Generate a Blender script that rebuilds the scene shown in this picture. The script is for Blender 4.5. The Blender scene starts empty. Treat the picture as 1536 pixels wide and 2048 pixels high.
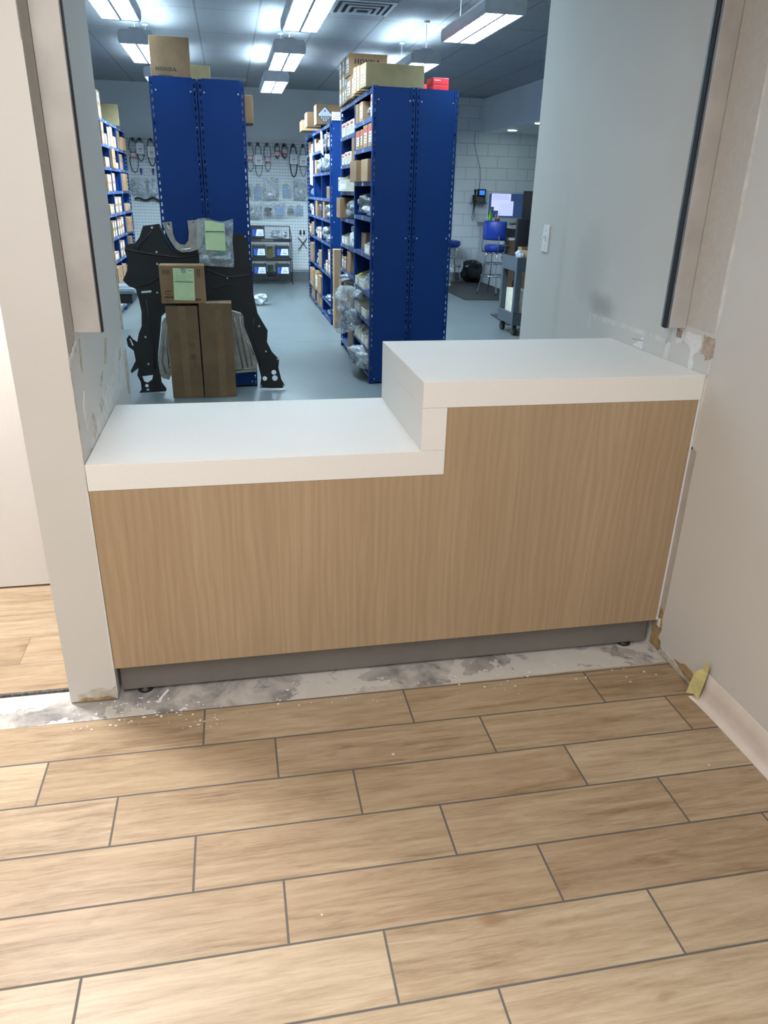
import bpy, bmesh, math, random
from mathutils import Vector, Matrix, noise

# ------------------------------------------------------------------ camera, world, lights, exposure
sc = bpy.context.scene
COL = sc.collection
R = math.radians
YAW, PITCH, ROLL = -0.2015, 0.4087, 0.0240
cy, sy, cp, sp, cr, sr = math.cos(YAW), math.sin(YAW), math.cos(PITCH), math.sin(PITCH), math.cos(ROLL), math.sin(ROLL)
Fv = Vector((-sy*cp, cy*cp, -sp)); Rv = Vector((cy, sy, 0)); Uv = Rv.cross(Fv)
R2 = cr*Rv + sr*Uv; U2 = -sr*Rv + cr*Uv
cd = bpy.data.cameras.new('camera'); cam = bpy.data.objects.new('camera', cd); COL.objects.link(cam)
cam.matrix_world = Matrix(((R2.x, U2.x, -Fv.x, 0.4569), (R2.y, U2.y, -Fv.y, -2.1748), (R2.z, U2.z, -Fv.z, 1.591), (0, 0, 0, 1)))
cd.sensor_fit = 'VERTICAL'; cd.sensor_height = 24; cd.lens = 24*1481.75/2048; cd.clip_start = 0.05; cd.clip_end = 60
sc.camera = cam
sc.view_settings.view_transform = 'Standard'; sc.view_settings.look = 'None'
sc.view_settings.gamma = 1; sc.view_settings.exposure = 0.0
sc.view_settings.use_curve_mapping = False
w = bpy.data.worlds.new('world'); sc.world = w; w.use_nodes = True
w.node_tree.nodes['Background'].inputs[0].default_value = (1.0, 0.97, 0.94, 1)
w.node_tree.nodes['Background'].inputs[1].default_value = 0.34
SHOP_DOWN, SHOP_UP = (16.0, 78.0, 95.0, 185.0), 8.0
SHOP_COL = (0.66, 0.87, 1.0)
WARM = (1.0, 0.985, 0.97)

def area(name, loc, rot, sx, sy_, power, col):
    l = bpy.data.lights.new(name, 'AREA'); l.shape = 'RECTANGLE'; l.size = sx; l.size_y = sy_; l.energy = power; l.color = col
    o = bpy.data.objects.new(name, l); o.location = loc; o.rotation_euler = rot; COL.objects.link(o); return o
area('showroom_lamp', (0.1, -1.6, 2.70), (0, 0, 0), 0.6, 1.2, 34, WARM)
area('showroom_lamp', (2.0-1.2, -3.9, 2.70), (0, 0, 0), 0.6, 1.2, 48, WARM)
area('showroom_lamp', (-1.9, -2.6, 2.70), (0, 0, 0), 0.6, 1.2, 34, WARM)
area('passage_lamp', (-0.56, 0.36, 2.66), (0, 0, 0), 0.20, 0.20, 92, WARM)

# ------------------------------------------------------------------ materials
def lin(c):
    c = c/255.0
    return c/12.92 if c <= 0.04045 else ((c+0.055)/1.055)**2.4
def rgb(t): return (lin(t[0]), lin(t[1]), lin(t[2]), 1)
class NT:
    def __init__(s, name):
        s.m = bpy.data.materials.new(name); s.m.use_nodes = True; s.t = s.m.node_tree
        s.b = s.t.nodes['Principled BSDF']
    def n(s, typ, ins=None, **kw):
        nd = s.t.nodes.new(typ)
        for k, v in kw.items(): setattr(nd, k, v)
        for k, v in (ins or {}).items():
            if hasattr(v, 'is_linked') or isinstance(v, bpy.types.NodeSocket): s.t.links.new(v, nd.inputs[k])
            else: nd.inputs[k].default_value = v
        return nd
    def math(s, op, a, b=0.0, c=None):
        ins = {0: a, 1: b}
        if c is not None: ins[2] = c
        return s.n('ShaderNodeMath', ins, operation=op).outputs[0]
    def mix(s, f, a, b):
        return s.n('ShaderNodeMix', {0: f, 6: a, 7: b}, data_type='RGBA').outputs[2]
    def ramp(s, f, stops):
        nd = s.n('ShaderNodeValToRGB', {0: f}); e = nd.color_ramp.elements
        while len(e) < len(stops): e.new(0.5)
        for el, (p, c) in zip(e, stops): el.position = p; el.color = c if len(c) == 4 else rgb(c)
        return nd.outputs[0]
    def obj(s): return s.n('ShaderNodeTexCoord').outputs['Object']
    def xyz(s, v=None):
        nd = s.n('ShaderNodeSeparateXYZ', {0: v if v is not None else s.obj()}); return nd.outputs
    def vec(s, x, y, z): return s.n('ShaderNodeCombineXYZ', {0: x, 1: y, 2: z}).outputs[0]
    def vmul(s, v, m): return s.n('ShaderNodeVectorMath', {0: v, 1: m}, operation='MULTIPLY').outputs[0]
    def noise(s, v, sc_, det=3, rough=0.5, dist=0.0):
        return s.n('ShaderNodeTexNoise', {'Vector': v, 'Scale': sc_, 'Detail': det, 'Roughness': rough, 'Distortion': dist}).outputs[0]
    def bump(s, h, st=0.2, d=0.01):
        o = s.n('ShaderNodeBump', {'Height': h, 'Strength': st, 'Distance': d}).outputs[0]
        s.t.links.new(o, s.b.inputs['Normal'])
    def color(s, c):
        if isinstance(c, bpy.types.NodeSocket): s.t.links.new(c, s.b.inputs['Base Color'])
        else: s.b.inputs['Base Color'].default_value = rgb(c)
    def set(s, **k):
        for kk, v in k.items():
            kk = kk.replace('_', ' ')
            if isinstance(v, bpy.types.NodeSocket): s.t.links.new(v, s.b.inputs[kk])
            else: s.b.inputs[kk].default_value = v
MC = {}
def plain(name, c, rough=0.5, metal=0.0, var=0.06, sc_=20, bump=0.0, spec=0.5):
    """plain coloured surface with a little procedural unevenness"""
    if name in MC: return MC[name]
    t = NT(name); v = t.obj(); f = t.noise(v, sc_, 3)
    a = [max(0, x*(1-var)) for x in c]; b = [min(255, x*(1+var)) for x in c]
    t.color(t.ramp(f, [(0.3, a), (0.7, b)]))
    t.set(Roughness=rough, Metallic=metal); t.b.inputs['Specular IOR Level'].default_value = spec
    if bump: t.bump(t.noise(v, sc_*4, 4), bump, 0.004)
    MC[name] = t.m; return t.m
def emis(name, c, st):
    t = NT(name); t.set(Roughness=0.6); t.color(c)
    v = t.noise(t.obj(), 3, 1); s2 = t.math('MULTIPLY_ADD', v, 0.1*st, 0.95*st)
    t.b.inputs['Emission Color'].default_value = rgb(c) if max(c) > 1.5 else (*c, 1)
    t.set(Emission_Strength=s2); return t.m

PAINT = (208, 206, 202)
def paint_mat(name, c, spots=0.0):
    t = NT(name); v = t.obj(); f = t.noise(v, 1.3, 4)
    base = t.ramp(f, [(0.25, [x*0.97 for x in c]), (0.75, [min(255, x*1.02) for x in c])])
    if spots:
        g = t.noise(v, 9, 5, 0.65); m = t.math('MULTIPLY', t.math('GREATER_THAN', g, 0.66), spots)
        base = t.mix(m, base, rgb([x*0.86 for x in c]))
    t.color(base); t.set(Roughness=0.62); t.bump(t.noise(v, 160, 3), 0.12, 0.002); return t.m
m_paint = paint_mat('wall_paint_greige', PAINT)
def smudge_mat():
    t = NT('wall_paint_scuffed'); v = t.obj(); x, y, z = t.xyz()
    base = t.ramp(t.noise(v, 1.3, 4), [(0.25, [q*0.97 for q in PAINT]), (0.75, [min(255, q*1.02) for q in PAINT])])
    wob = t.noise(v, 7, 4, 0.6, 0.8)
    def spot(y0, z0, ry, rz, st):
        a = t.math('POWER', t.math('DIVIDE', t.math('SUBTRACT', y, y0), ry), 2.0); b = t.math('POWER', t.math('DIVIDE', t.math('SUBTRACT', z, z0), rz), 2.0)
        d = t.math('ADD', t.math('SQRT', t.math('ADD', t.math('ABSOLUTE', a), t.math('ABSOLUTE', b))), t.math('MULTIPLY_ADD', wob, 0.8, -0.4))
        return t.math('MULTIPLY', t.n('ShaderNodeMapRange', {0: d, 1: 1.0, 2: 0.2}, interpolation_type='SMOOTHSTEP').outputs[0], st)
    for sp in ((0.80, 1.17, 0.16, 0.07, 0.38), (0.95, 1.30, 0.20, 0.22, 0.12), (1.25, 1.25, 0.05, 0.5, 0.08)):
        base = t.mix(spot(*sp), base, rgb((96, 92, 86)))
    t.color(base); t.set(Roughness=0.62); t.bump(t.noise(v, 160, 3), 0.12, 0.002); return t.m
m_scuffed = smudge_mat()
m_door = paint_mat('door_paint', (206, 202, 198))
m_shopwall = paint_mat('shop_wall_paint', (228, 231, 232))
m_shopwall.name = 'shop_wall_paint'
m_bare = plain('bare_plaster', (188, 180, 168), 0.85, var=0.12, sc_=30, bump=0.5)
m_joint = plain('joint_compound', (214, 213, 208), 0.8, var=0.05, sc_=25, bump=0.4)
m_torn = plain('torn_paper', (158, 132, 98), 0.9, var=0.22, sc_=40, bump=0.5)
m_darkscrape = plain('dark_scrape', (120, 108, 94), 0.9, var=0.2, sc_=50)

def cmu_mat():
    t = NT('painted_block'); x, y, z = t.xyz()
    br = t.n('ShaderNodeTexBrick', {'Vector': t.vec(x, z, 0.0), 'Scale': 1.0, 'Mortar Size': 0.006, 'Mortar Smooth': 0.4, 'Brick Width': 0.405, 'Row Height': 0.203})
    t.color(t.mix(br.outputs['Fac'], rgb((226, 229, 231)), rgb((186, 191, 195)))); t.set(Roughness=0.6)
    t.bump(t.math('SUBTRACT', 1.0, br.outputs['Fac']), 0.5, 0.01); return t.m
m_cmu = cmu_mat()
def ceiling_mat():
    t = NT('ceiling_tiles'); x, y, z = t.xyz()
    br = t.n('ShaderNodeTexBrick', {'Vector': t.vec(t.math('SUBTRACT', x, 0.25-0.61*20), t.math('SUBTRACT', y, 6.5-1.22*20), 0.0), 'Scale': 1.0,
        'Mortar Size': 0.011, 'Mortar Smooth': 0.1, 'Brick Width': 0.61, 'Row Height': 1.22}, offset=0.0, squash=1.0)
    f = t.noise(t.obj(), 60, 4)
    base = t.ramp(f, [(0.3, (140, 144, 148)), (0.7, (158, 162, 166))])
    t.color(t.mix(br.outputs['Fac'], base, rgb((120, 126, 132)))); t.set(Roughness=0.9)
    t.bump(t.math('SUBTRACT', f, br.outputs['Fac']), 0.3, 0.004); return t.m
m_ceil = ceiling_mat()

def tile_mat(name, TW, TL, TS, ty0, tx0, g, dark):
    t = NT(name); x, y, z = t.xyz()
    yy = t.math('MULTIPLY_ADD', x, 0.0063, y)
    v = t.math('DIVIDE', t.math('SUBTRACT', ty0, yy), TW)
    row = t.math('FLOOR', v); fv = t.math('SUBTRACT', v, row)
    u = t.math('DIVIDE', t.math('SUBTRACT', t.math('SUBTRACT', x, tx0), t.math('MULTIPLY', row, TS)), TL)
    colm = t.math('FLOOR', u); fu = t.math('SUBTRACT', u, colm)
    dv = t.math('MULTIPLY', t.math('MINIMUM', fv, t.math('SUBTRACT', 1.0, fv)), TW)
    du = t.math('MULTIPLY', t.math('MINIMUM', fu, t.math('SUBTRACT', 1.0, fu)), TL)
    d = t.math('MINIMUM', dv, du)
    gm = t.math('SUBTRACT', 1.0, t.n('ShaderNodeMapRange', {0: d, 1: g*0.75, 2: g*1.25}).outputs[0])
    wn = t.n('ShaderNodeTexWhiteNoise', {'Vector': t.vec(row, colm, 0.0)}, noise_dimensions='3D')
    rv = wn.outputs['Value']
    gx = t.math('MULTIPLY_ADD', rv, 31.0, x); gy = t.math('MULTIPLY_ADD', rv, 17.0, y)
    gv = t.vec(gx, gy, t.math('MULTIPLY', rv, 9.0))
    # broad figure, grain, fine fibre, knots
    n1 = t.noise(t.vmul(gv, (3.0, 34.0, 1.0)), 1.0, 7, 0.7, 0.7)
    n2 = t.noise(t.vmul(gv, (14.0, 190.0, 1.0)), 1.0, 5, 0.7, 0.5)
    n3 = t.noise(t.vmul(gv, (2.0, 5.0, 1.0)), 1.0, 3, 0.5, 0.3)
    kn = t.noise(t.vmul(gv, (5.0, 12.0, 1.0)), 1.0, 2, 0.5, 0.0)
    f = t.math('ADD', t.math('ADD', t.math('MULTIPLY', n1, 0.62), t.math('MULTIPLY', n2, 0.30)), t.math('MULTIPLY', n3, 0.30))
    base = t.ramp(f, [(0.43, (120, 100, 79)), (0.53, (152, 132, 108)), (0.61, (168, 149, 124)), (0.74, (184, 167, 143))])
    tone = t.ramp(rv, [(0.0, (238, 232, 226)), (1.0, (255, 255, 255))])
    base = t.n('ShaderNodeMix', {0: 1.0, 6: base, 7: tone}, data_type='RGBA', blend_type='MULTIPLY').outputs[2]
    kf = t.n('ShaderNodeMapRange', {0: kn, 1: 0.70, 2: 0.80}).outputs[0]
    base = t.mix(t.math('MULTIPLY', kf, 0.75), base, rgb((120, 88, 60)))
    vo = t.n('ShaderNodeTexVoronoi', {'Vector': t.obj(), 'Scale': 5.0}).outputs['Distance']
    speck = t.math('MULTIPLY', t.math('LESS_THAN', vo, 0.022), 0.7)
    base = t.mix(speck, base, rgb((232, 226, 214)))
    t.color(t.mix(gm, base, rgb(dark)))
    t.set(Roughness=t.math('MULTIPLY_ADD', gm, 0.4, 0.42)); t.b.inputs['Specular IOR Level'].default_value = 0.4
    h = t.math('SUBTRACT', t.math('MULTIPLY', n2, 0.12), gm)
    t.bump(h, 0.35, 0.003); return t.m
m_tile = tile_mat('wood_look_tile', 0.17727, 0.6717, 0.2207, -0.1065, 0.2885, 0.0028, (92, 88, 84))
m_tile2 = tile_mat('wood_look_tile_passage', 0.1785, 0.6717, 0.2207, 0.79, -0.372-0.4414, 0.0014, (120, 112, 102))

def concrete_mat():
    t = NT('scraped_concrete'); v = t.obj()
    a = t.noise(v, 7, 6, 0.65, 0.8); b = t.noise(v, 2.2, 4, 0.6, 0.5); c = t.noise(v, 45, 4, 0.7)
    base = t.ramp(a, [(0.36, (122, 120, 120)), (0.5, (160, 155, 151)), (0.64, (186, 180, 174))])
    wht = t.math('GREATER_THAN', t.math('ADD', b, t.math('MULTIPLY', c, 0.18)), 0.63)
    base = t.mix(t.math('MULTIPLY', wht, 0.85), base, rgb((198, 194, 188)))
    dk = t.n('ShaderNodeMapRange', {0: t.noise(v, 11, 5, 0.6, 1.0), 1: 0.62, 2: 0.70}).outputs[0]
    base = t.mix(t.math('MULTIPLY', dk, 0.6), base, rgb((96, 98, 102)))
    t.color(base); t.set(Roughness=0.85); t.bump(t.math('ADD', a, wht), 0.5, 0.004); return t.m
m_conc = concrete_mat()
def epoxy_mat():
    t = NT('grey_epoxy_floor'); v = t.obj()
    t.color(t.ramp(t.noise(v, 1.5, 4), [(0.3, (92, 101, 103)), (0.7, (104, 112, 114))]))
    t.set(Roughness=0.28); t.b.inputs['Specular IOR Level'].default_value = 0.5; return t.m
m_epoxy = epoxy_mat()
def laminate_mat():
    t = NT('oak_laminate'); v = t.obj()
    n1 = t.noise(t.vmul(v, (5.0, 1.0, 0.55)), 1.0, 4, 0.55, 0.9)
    n2 = t.noise(t.vmul(v, (140.0, 1.0, 2.6)), 1.0, 4, 0.6, 0.3)
    n3 = t.noise(t.vmul(v, (40.0, 1.0, 1.0)), 1.0, 3, 0.6, 1.5)
    w = t.n('ShaderNodeTexWave', {'Vector': t.vmul(v, (1.0, 1.0, 0.13)), 'Scale': 11.0, 'Distortion': 9.0, 'Detail': 2.5, 'Detail Scale': 1.3}, bands_direction='X').outputs['Fac']
    f = t.math('ADD', t.math('ADD', t.math('MULTIPLY', n1, 0.34), t.math('MULTIPLY', n2, 0.40)), t.math('ADD', t.math('MULTIPLY', n3, 0.16), t.math('MULTIPLY', w, 0.10)))
    t.color(t.ramp(f, [(0.30, (158, 135, 107)), (0.50, (169, 146, 117)), (0.70, (181, 159, 130))]))
    t.set(Roughness=0.45); t.bump(n2, 0.05, 0.002); return t.m
m_lam = laminate_mat()
m_solid = plain('white_solid_surface', (232, 231, 228), 0.55, var=0.01, sc_=300, spec=0.3)
m_toe = plain('grey_toe_board', (116, 112, 108), 0.45, var=0.02)
m_black = plain('black_plastic', (22, 23, 25), 0.45, var=0.2)
m_rubber = plain('black_rubber', (26, 26, 27), 0.75, var=0.15)
m_gal = plain('painted_steel_guide', (192, 189, 186), 0.45, 0.15, var=0.05, sc_=8)
m_guideedge = plain('guide_edge_steel', (120, 122, 124), 0.4, 0.6)
m_slot = plain('dark_slot', (9, 9, 10), 0.7)
m_blue = plain('blue_powder_coat', (0, 46, 106), 0.5, var=0.03, sc_=3, spec=0.25)
m_blueshelf = plain('blue_shelf_edge', (44, 68, 116), 0.5, var=0.05, sc_=3)
m_bolt = plain('zinc_bolt', (205, 210, 215), 0.3, 0.6)
m_card = plain('brown_cardboard', (138, 107, 76), 0.8, var=0.07, sc_=6, bump=0.1)
m_card2 = plain('tan_cardboard', (154, 124, 92), 0.8, var=0.07, sc_=6, bump=0.1)
m_olive = plain('olive_cardboard', (124, 110, 78), 0.8, var=0.07, sc_=6, bump=0.1)
m_carddark = plain('dark_cardboard', (110, 86, 60), 0.8, var=0.1, sc_=6)
m_red = plain('red_carton', (190, 20, 32), 0.45, var=0.05)
m_bin = plain('offwhite_bin', (206, 200, 182), 0.7, var=0.05)
m_white = plain('white_card', (226, 228, 230), 0.6, var=0.03, sc_=60)
m_ink = plain('black_ink', (30, 26, 24), 0.7)
m_redink = plain('red_ink', (190, 36, 44), 0.6)
m_tapec = plain('packing_tape', (172, 142, 104), 0.25, var=0.05)
m_note = plain('green_paper', (196, 214, 164), 0.75, var=0.03, sc_=12)
m_teal = plain('teal_ink', (24, 84, 96), 0.7)
m_chrome = plain('chrome', (215, 218, 222), 0.12, 1.0, var=0.02)
m_alu = plain('pressed_aluminium', (150, 148, 142), 0.42, 0.75, var=0.1, sc_=14)
m_shield = plain('black_shield_plastic', (14, 15, 16), 0.6, var=0.25, sc_=9, bump=0.15)
m_bluevinyl = plain('blue_vinyl', (24, 52, 140), 0.38, var=0.04)
m_blackfab = plain('black_mesh_fabric', (20, 21, 26), 0.8, var=0.15)
m_greyplast = plain('grey_cart_plastic', (74, 80, 88), 0.5, var=0.06)
m_greymid = plain('grey_moulded_plastic', (104, 112, 120), 0.4, var=0.06)
m_desk = plain('grey_desk_laminate', (128, 128, 128), 0.5, var=0.04)
m_deskw = plain('white_desk_panel', (196, 200, 204), 0.5, var=0.02)
m_mat = plain('black_floor_mat', (44, 44, 46), 0.9, var=0.15, sc_=60)
m_cap = plain('fixture_grey_cap', (186, 192, 196), 0.4, 0.2, var=0.03)
m_fix = plain('fixture_white', (200, 206, 210), 0.4, var=0.02)
m_vinylbase = plain('cream_cove_base', (214, 204, 196), 0.42, var=0.02)
m_mask = plain('masking_tape', (206, 196, 138), 0.6, var=0.06, sc_=30)
m_basegrey = plain('grey_cove_base', (82, 86, 90), 0.5)
m_greenp = plain('green_plastic', (104, 176, 30), 0.3)
m_bag_blue = plain('blue_part', (120, 150, 186), 0.6, var=0.1)
m_switch = plain('switch_plate_white', (242, 243, 244), 0.35, var=0.01)
m_steel = plain('dull_steel', (120, 126, 130), 0.35, 0.8, var=0.12)
m_green = plain('green_fabric', (30, 90, 66), 0.7)
def slat_mat():
    t = NT('white_slotted_panel'); x, y, z = t.xyz()
    fz = t.math('FRACT', t.math('DIVIDE', z, 0.0508)); fx = t.math('FRACT', t.math('DIVIDE', x, 0.0508))
    mz = t.n('ShaderNodeMapRange', {0: t.math('ABSOLUTE', t.math('SUBTRACT', fz, 0.5)), 1: 0.09, 2: 0.14}).outputs[0]
    mx = t.n('ShaderNodeMapRange', {0: t.math('ABSOLUTE', t.math('SUBTRACT', fx, 0.5)), 1: 0.30, 2: 0.34}).outputs[0]
    m = t.math('MULTIPLY', t.math('SUBTRACT', 1.0, mz), t.math('SUBTRACT', 1.0, mx))
    t.color(t.mix(t.math('MULTIPLY', m, 0.8), rgb((194, 200, 203)), rgb((128, 136, 142)))); t.set(Roughness=0.5)
    t.bump(t.math('SUBTRACT', 1.0, m), 0.4, 0.004); return t.m
m_slat = slat_mat()
def bag_mat(name, c, alpha):
    t = NT(name); v = t.obj(); f = t.noise(v, 22, 4, 0.6, 0.8)
    t.color(t.ramp(f, [(0.35, [x*0.8 for x in c]), (0.7, c)])); t.set(Roughness=0.16)
    t.b.inputs['Specular IOR Level'].default_value = 1.0
    t.set(Alpha=t.n('ShaderNodeMapRange', {0: f, 1: 0.3, 2: 0.75, 3: alpha*0.55, 4: min(1, alpha*1.4)}).outputs[0])
    t.bump(t.noise(v, 38, 5, 0.65, 1.0), 0.8, 0.012); return t.m
m_clear = bag_mat('clear_plastic_film', (216, 226, 232), 0.34)
m_silver = bag_mat('crinkled_plastic', (206, 214, 220), 0.8)
m_milky = bag_mat('milky_plastic', (196, 206, 212), 0.95)
m_silver.node_tree.nodes['Principled BSDF'].inputs['Metallic'].default_value = 0.15
e_downs = [emis('louver_glow', SHOP_COL, q) for q in SHOP_DOWN]
e_up = emis('uplight_glow', SHOP_COL, SHOP_UP)
e_can = emis('downlight_glow', (0.75, 1.0, 0.95), 50)
e_scr = emis('screen_white', (190, 196, 240), 0.9)
e_scr2 = emis('screen_blue', (44, 62, 98), 0.7)
e_phone = emis('phone_screen', (50, 110, 240), 1.3)
e_room = emis('showroom_diffuser', (255, 238, 220), 2.0)

# ------------------------------------------------------------------ mesh helpers
def B(bm, x0, y0, z0, x1, y1, z1, mi=0, bev=0.0):
    co = [(x0, y0, z0), (x1, y0, z0), (x1, y1, z0), (x0, y1, z0), (x0, y0, z1), (x1, y0, z1), (x1, y1, z1), (x0, y1, z1)]
    v = [bm.verts.new(c) for c in co]; fs = []
    for f in ((3, 2, 1, 0), (4, 5, 6, 7), (0, 1, 5, 4), (1, 2, 6, 5), (2, 3, 7, 6), (3, 0, 4, 7)):
        fc = bm.faces.new([v[i] for i in f]); fc.material_index = mi; fs.append(fc)
    if bev:
        es = list({e for f in fs for e in f.edges})
        r = bmesh.ops.bevel(bm, geom=es, offset=bev, segments=2, profile=0.5, affect='EDGES')
        for f in r['faces']: f.material_index = mi
    return v
def frame(d):
    d = d.normalized(); a = Vector((0, 0, 1)) if abs(d.z) < 0.9 else Vector((1, 0, 0))
    u = d.cross(a).normalized(); return u, d.cross(u).normalized()
def T(bm, pts, r, n=8, mi=0, closed=False, flat=1.0):
    """tube through pts"""
    pts = [Vector(p) for p in pts]; rs = r if isinstance(r, (list, tuple)) else [r]*len(pts); rings = []
    N = len(pts); pu = None
    for i, p in enumerate(pts):
        if closed: d = pts[(i+1) % N]-pts[i-1]
        else: d = pts[min(i+1, N-1)]-pts[max(i-1, 0)]
        u, v = frame(d)
        if pu is not None:
            u = (pu - d.normalized()*pu.dot(d.normalized()))
            if u.length < 1e-5: u, v = frame(d)
            u.normalize(); v = d.normalized().cross(u)
        pu = u
        rings.append([bm.verts.new(p+(u*math.cos(2*math.pi*k/n)*rs[i]+v*math.sin(2*math.pi*k/n)*rs[i]*flat)) for k in range(n)])
    M = N if closed else N-1
    for i in range(M):
        a, b = rings[i], rings[(i+1) % N]
        for k in range(n):
            f = bm.faces.new((a[k], a[(k+1) % n], b[(k+1) % n], b[k])); f.material_index = mi; f.smooth = True
    if not closed:
        for rg in (rings[0], rings[-1]):
            f = bm.faces.new(rg); f.material_index = mi
def poly_plate(bm, outer, holes, f, th, mi=0):
    """extruded 2D polygon with holes; f maps (a,b,d) to a 3D point, d = 0..th"""
    es = []
    for loop in [outer]+holes:
        vs = [bm.verts.new(f(a, b, 0)) for a, b in loop]
        for i in range(len(vs)): es.append(bm.edges.new((vs[i], vs[(i+1) % len(vs)])))
    r = bmesh.ops.triangle_fill(bm, use_beauty=True, use_dissolve=False, edges=es)
    faces = [g for g in r['geom'] if isinstance(g, bmesh.types.BMFace)]
    for fc in faces: fc.material_index = mi
    ex = bmesh.ops.extrude_face_region(bm, geom=faces)
    d = Vector(f(0, 0, th))-Vector(f(0, 0, 0))
    nv = [g for g in ex['geom'] if isinstance(g, bmesh.types.BMVert)]
    bmesh.ops.translate(bm, vec=d, verts=nv)
    for g in ex['geom']:
        if isinstance(g, bmesh.types.BMFace): g.material_index = mi
def circ(cx, cz, r, n=12, rz=None): return [(cx+r*math.cos(2*math.pi*k/n), cz+(rz or r)*math.sin(2*math.pi*k/n)) for k in range(n)]
def lathe(bm, prof, c, n=24, mi=0):
    rings = []
    for r, z in prof: rings.append([bm.verts.new((c[0]+r*math.cos(2*math.pi*k/n), c[1]+r*math.sin(2*math.pi*k/n), c[2]+z)) for k in range(n)])
    for a, b in zip(rings, rings[1:]):
        for k in range(n):
            f = bm.faces.new((a[k], a[(k+1) % n], b[(k+1) % n], b[k])); f.smooth = True; f.material_index = mi
    f = bm.faces.new(rings[0]); f.material_index = mi; f = bm.faces.new(rings[-1]); f.material_index = mi
def NB(): return bmesh.new()
def O(name, bm, mats, parent=None, loc=None, rot=None, smooth=False):
    bmesh.ops.recalc_face_normals(bm, faces=bm.faces[:])
    me = bpy.data.meshes.new(name); bm.to_mesh(me); bm.free()
    for m in (mats if isinstance(mats, (list, tuple)) else [mats]): me.materials.append(m)
    o = bpy.data.objects.new(name, me); COL.objects.link(o)
    if parent is not None: o.parent = parent
    if loc is not None: o.location = loc
    if rot is not None: o.rotation_euler = rot if isinstance(rot, (tuple, list)) else (0, 0, rot)
    if smooth:
        for p in me.polygons: p.use_smooth = True
    return o
LAB = {}
LAST = [None]
def tag(o, label, cat, group=None):
    assert 4 <= len(label.split()) <= 16, label
    if label in LAB: assert group and LAB[label] == group, 'dup label: '+label
    LAB[label] = group
    o['label'] = label; o['category'] = cat
    if group: o['group'] = group
    LAST[0] = o
    return o
def thing(name, label, cat, loc=(0, 0, 0), rot=0, group=None):
    o = bpy.data.objects.new(name, None); o.empty_display_size = 0.1; COL.objects.link(o)
    o.location = loc; o.rotation_euler = (0, 0, rot); return tag(o, label, cat, group)
def struct(name, bm, m, parent=None, **k):
    o = O(name, bm, m, parent, **k)
    if parent is None: o['kind'] = 'structure'
    return o
def box1(x0, y0, z0, x1, y1, z1, bev=0.0):
    bm = NB(); B(bm, x0, y0, z0, x1, y1, z1, 0, bev); return bm
def text_bm(s, size, depth=0.0006, bold=0.0, align='LEFT'):
    cu = bpy.data.curves.new('t', 'FONT'); cu.body = s; cu.size = size; cu.extrude = depth; cu.offset = bold; cu.align_x = align; cu.resolution_u = 2
    ob = bpy.data.objects.new('t', cu); COL.objects.link(ob)
    dg = bpy.context.evaluated_depsgraph_get(); me = bpy.data.meshes.new_from_object(ob.evaluated_get(dg))
    bm = NB(); bm.from_mesh(me); bpy.data.objects.remove(ob); bpy.data.curves.remove(cu); bpy.data.meshes.remove(me)
    return bm
def lettering(s, size, parent, loc, rot=(R(90), 0, 0), m=None, bold=0.0, name='lettering'):
    return O(name, text_bm(s, size, 0.0006, bold), m or m_ink, parent, loc, rot)

def slab_honda(h, parent, loc, m=None, th=0.0008):
    """wide slab-serif capitals, h high, read from -y"""
    bm = NB(); x = 0.0; W_ = 0.30; s_ = 0.14; e = 0.10
    def bx(x0, z0, x1, z1): B(bm, x*h+x0*h, -th, z0*h, x*h+x1*h, 0, z1*h)
    def par(xa, xb, wd): poly_plate(bm, [(x*h+xa*h, 0), (x*h+(xa+wd)*h, 0), (x*h+(xb+wd)*h, h), (x*h+xb*h, h)], [], lambda a, b, d: (a, -d, b), th)
    def oval(x0, x1, half=False):
        cx_ = (x0+x1)/2; r = (x1-x0)/2; n = 20
        o_ = [((x+cx_+r*math.cos(2*math.pi*k/n))*h, (0.5+0.52*math.sin(2*math.pi*k/n))*h) for k in range(n)]
        i_ = [((x+cx_+(r-0.25)*math.cos(2*math.pi*k/n))*h, (0.5+0.36*math.sin(2*math.pi*k/n))*h) for k in range(n)]
        poly_plate(bm, o_, [i_], lambda a, b, d: (a, -d, b), th)
    for c in 'HONDA':
        if c == 'H':
            for a in (0.12, 0.86): bx(a, e, a+0.26, 1-e); bx(a-0.12, 0, a+0.38, e); bx(a-0.12, 1-e, a+0.38, 1)
            bx(0.38, 0.42, 0.86, 0.56); x += 1.36
        elif c == 'O': oval(0, 1.15); x += 1.27
        elif c == 'N':
            bx(0.12, e, 0.26, 1-e); bx(0.95, e, 1.09, 1); bx(0, 0, 0.38, e); bx(0.83, 1-e, 1.21, 1); bx(0, 1-e, 0.4, 1); par(0.80, 0.12, 0.29); x += 1.32
        elif c == 'D':
            bx(0.12, e, 0.38, 1-e); bx(0, 0, 0.7, e+0.03); bx(0, 1-e-0.03, 0.7, 1); n = 12
            o_ = [((x+0.62+0.52*math.sin(math.pi*k/n))*h, (0.5-0.5*math.cos(math.pi*k/n))*h) for k in range(n+1)]; i_ = [((x+0.62+0.26*math.sin(math.pi*k/n))*h, (0.5-0.37*math.cos(math.pi*k/n))*h) for k in range(n+1)]
            poly_plate(bm, o_+list(reversed(i_)), [], lambda a, b, d: (a, -d, b), th); x += 1.26
        else:
            par(0.08, 0.50, 0.14); par(0.92, 0.44, 0.30); bx(0.34, 0.26, 1.0, 0.38); bx(0, 0, 0.40, e); bx(0.78, 0, 1.36, e); x += 1.36
    return O('lettering', bm, m or m_ink, parent, loc)
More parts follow.
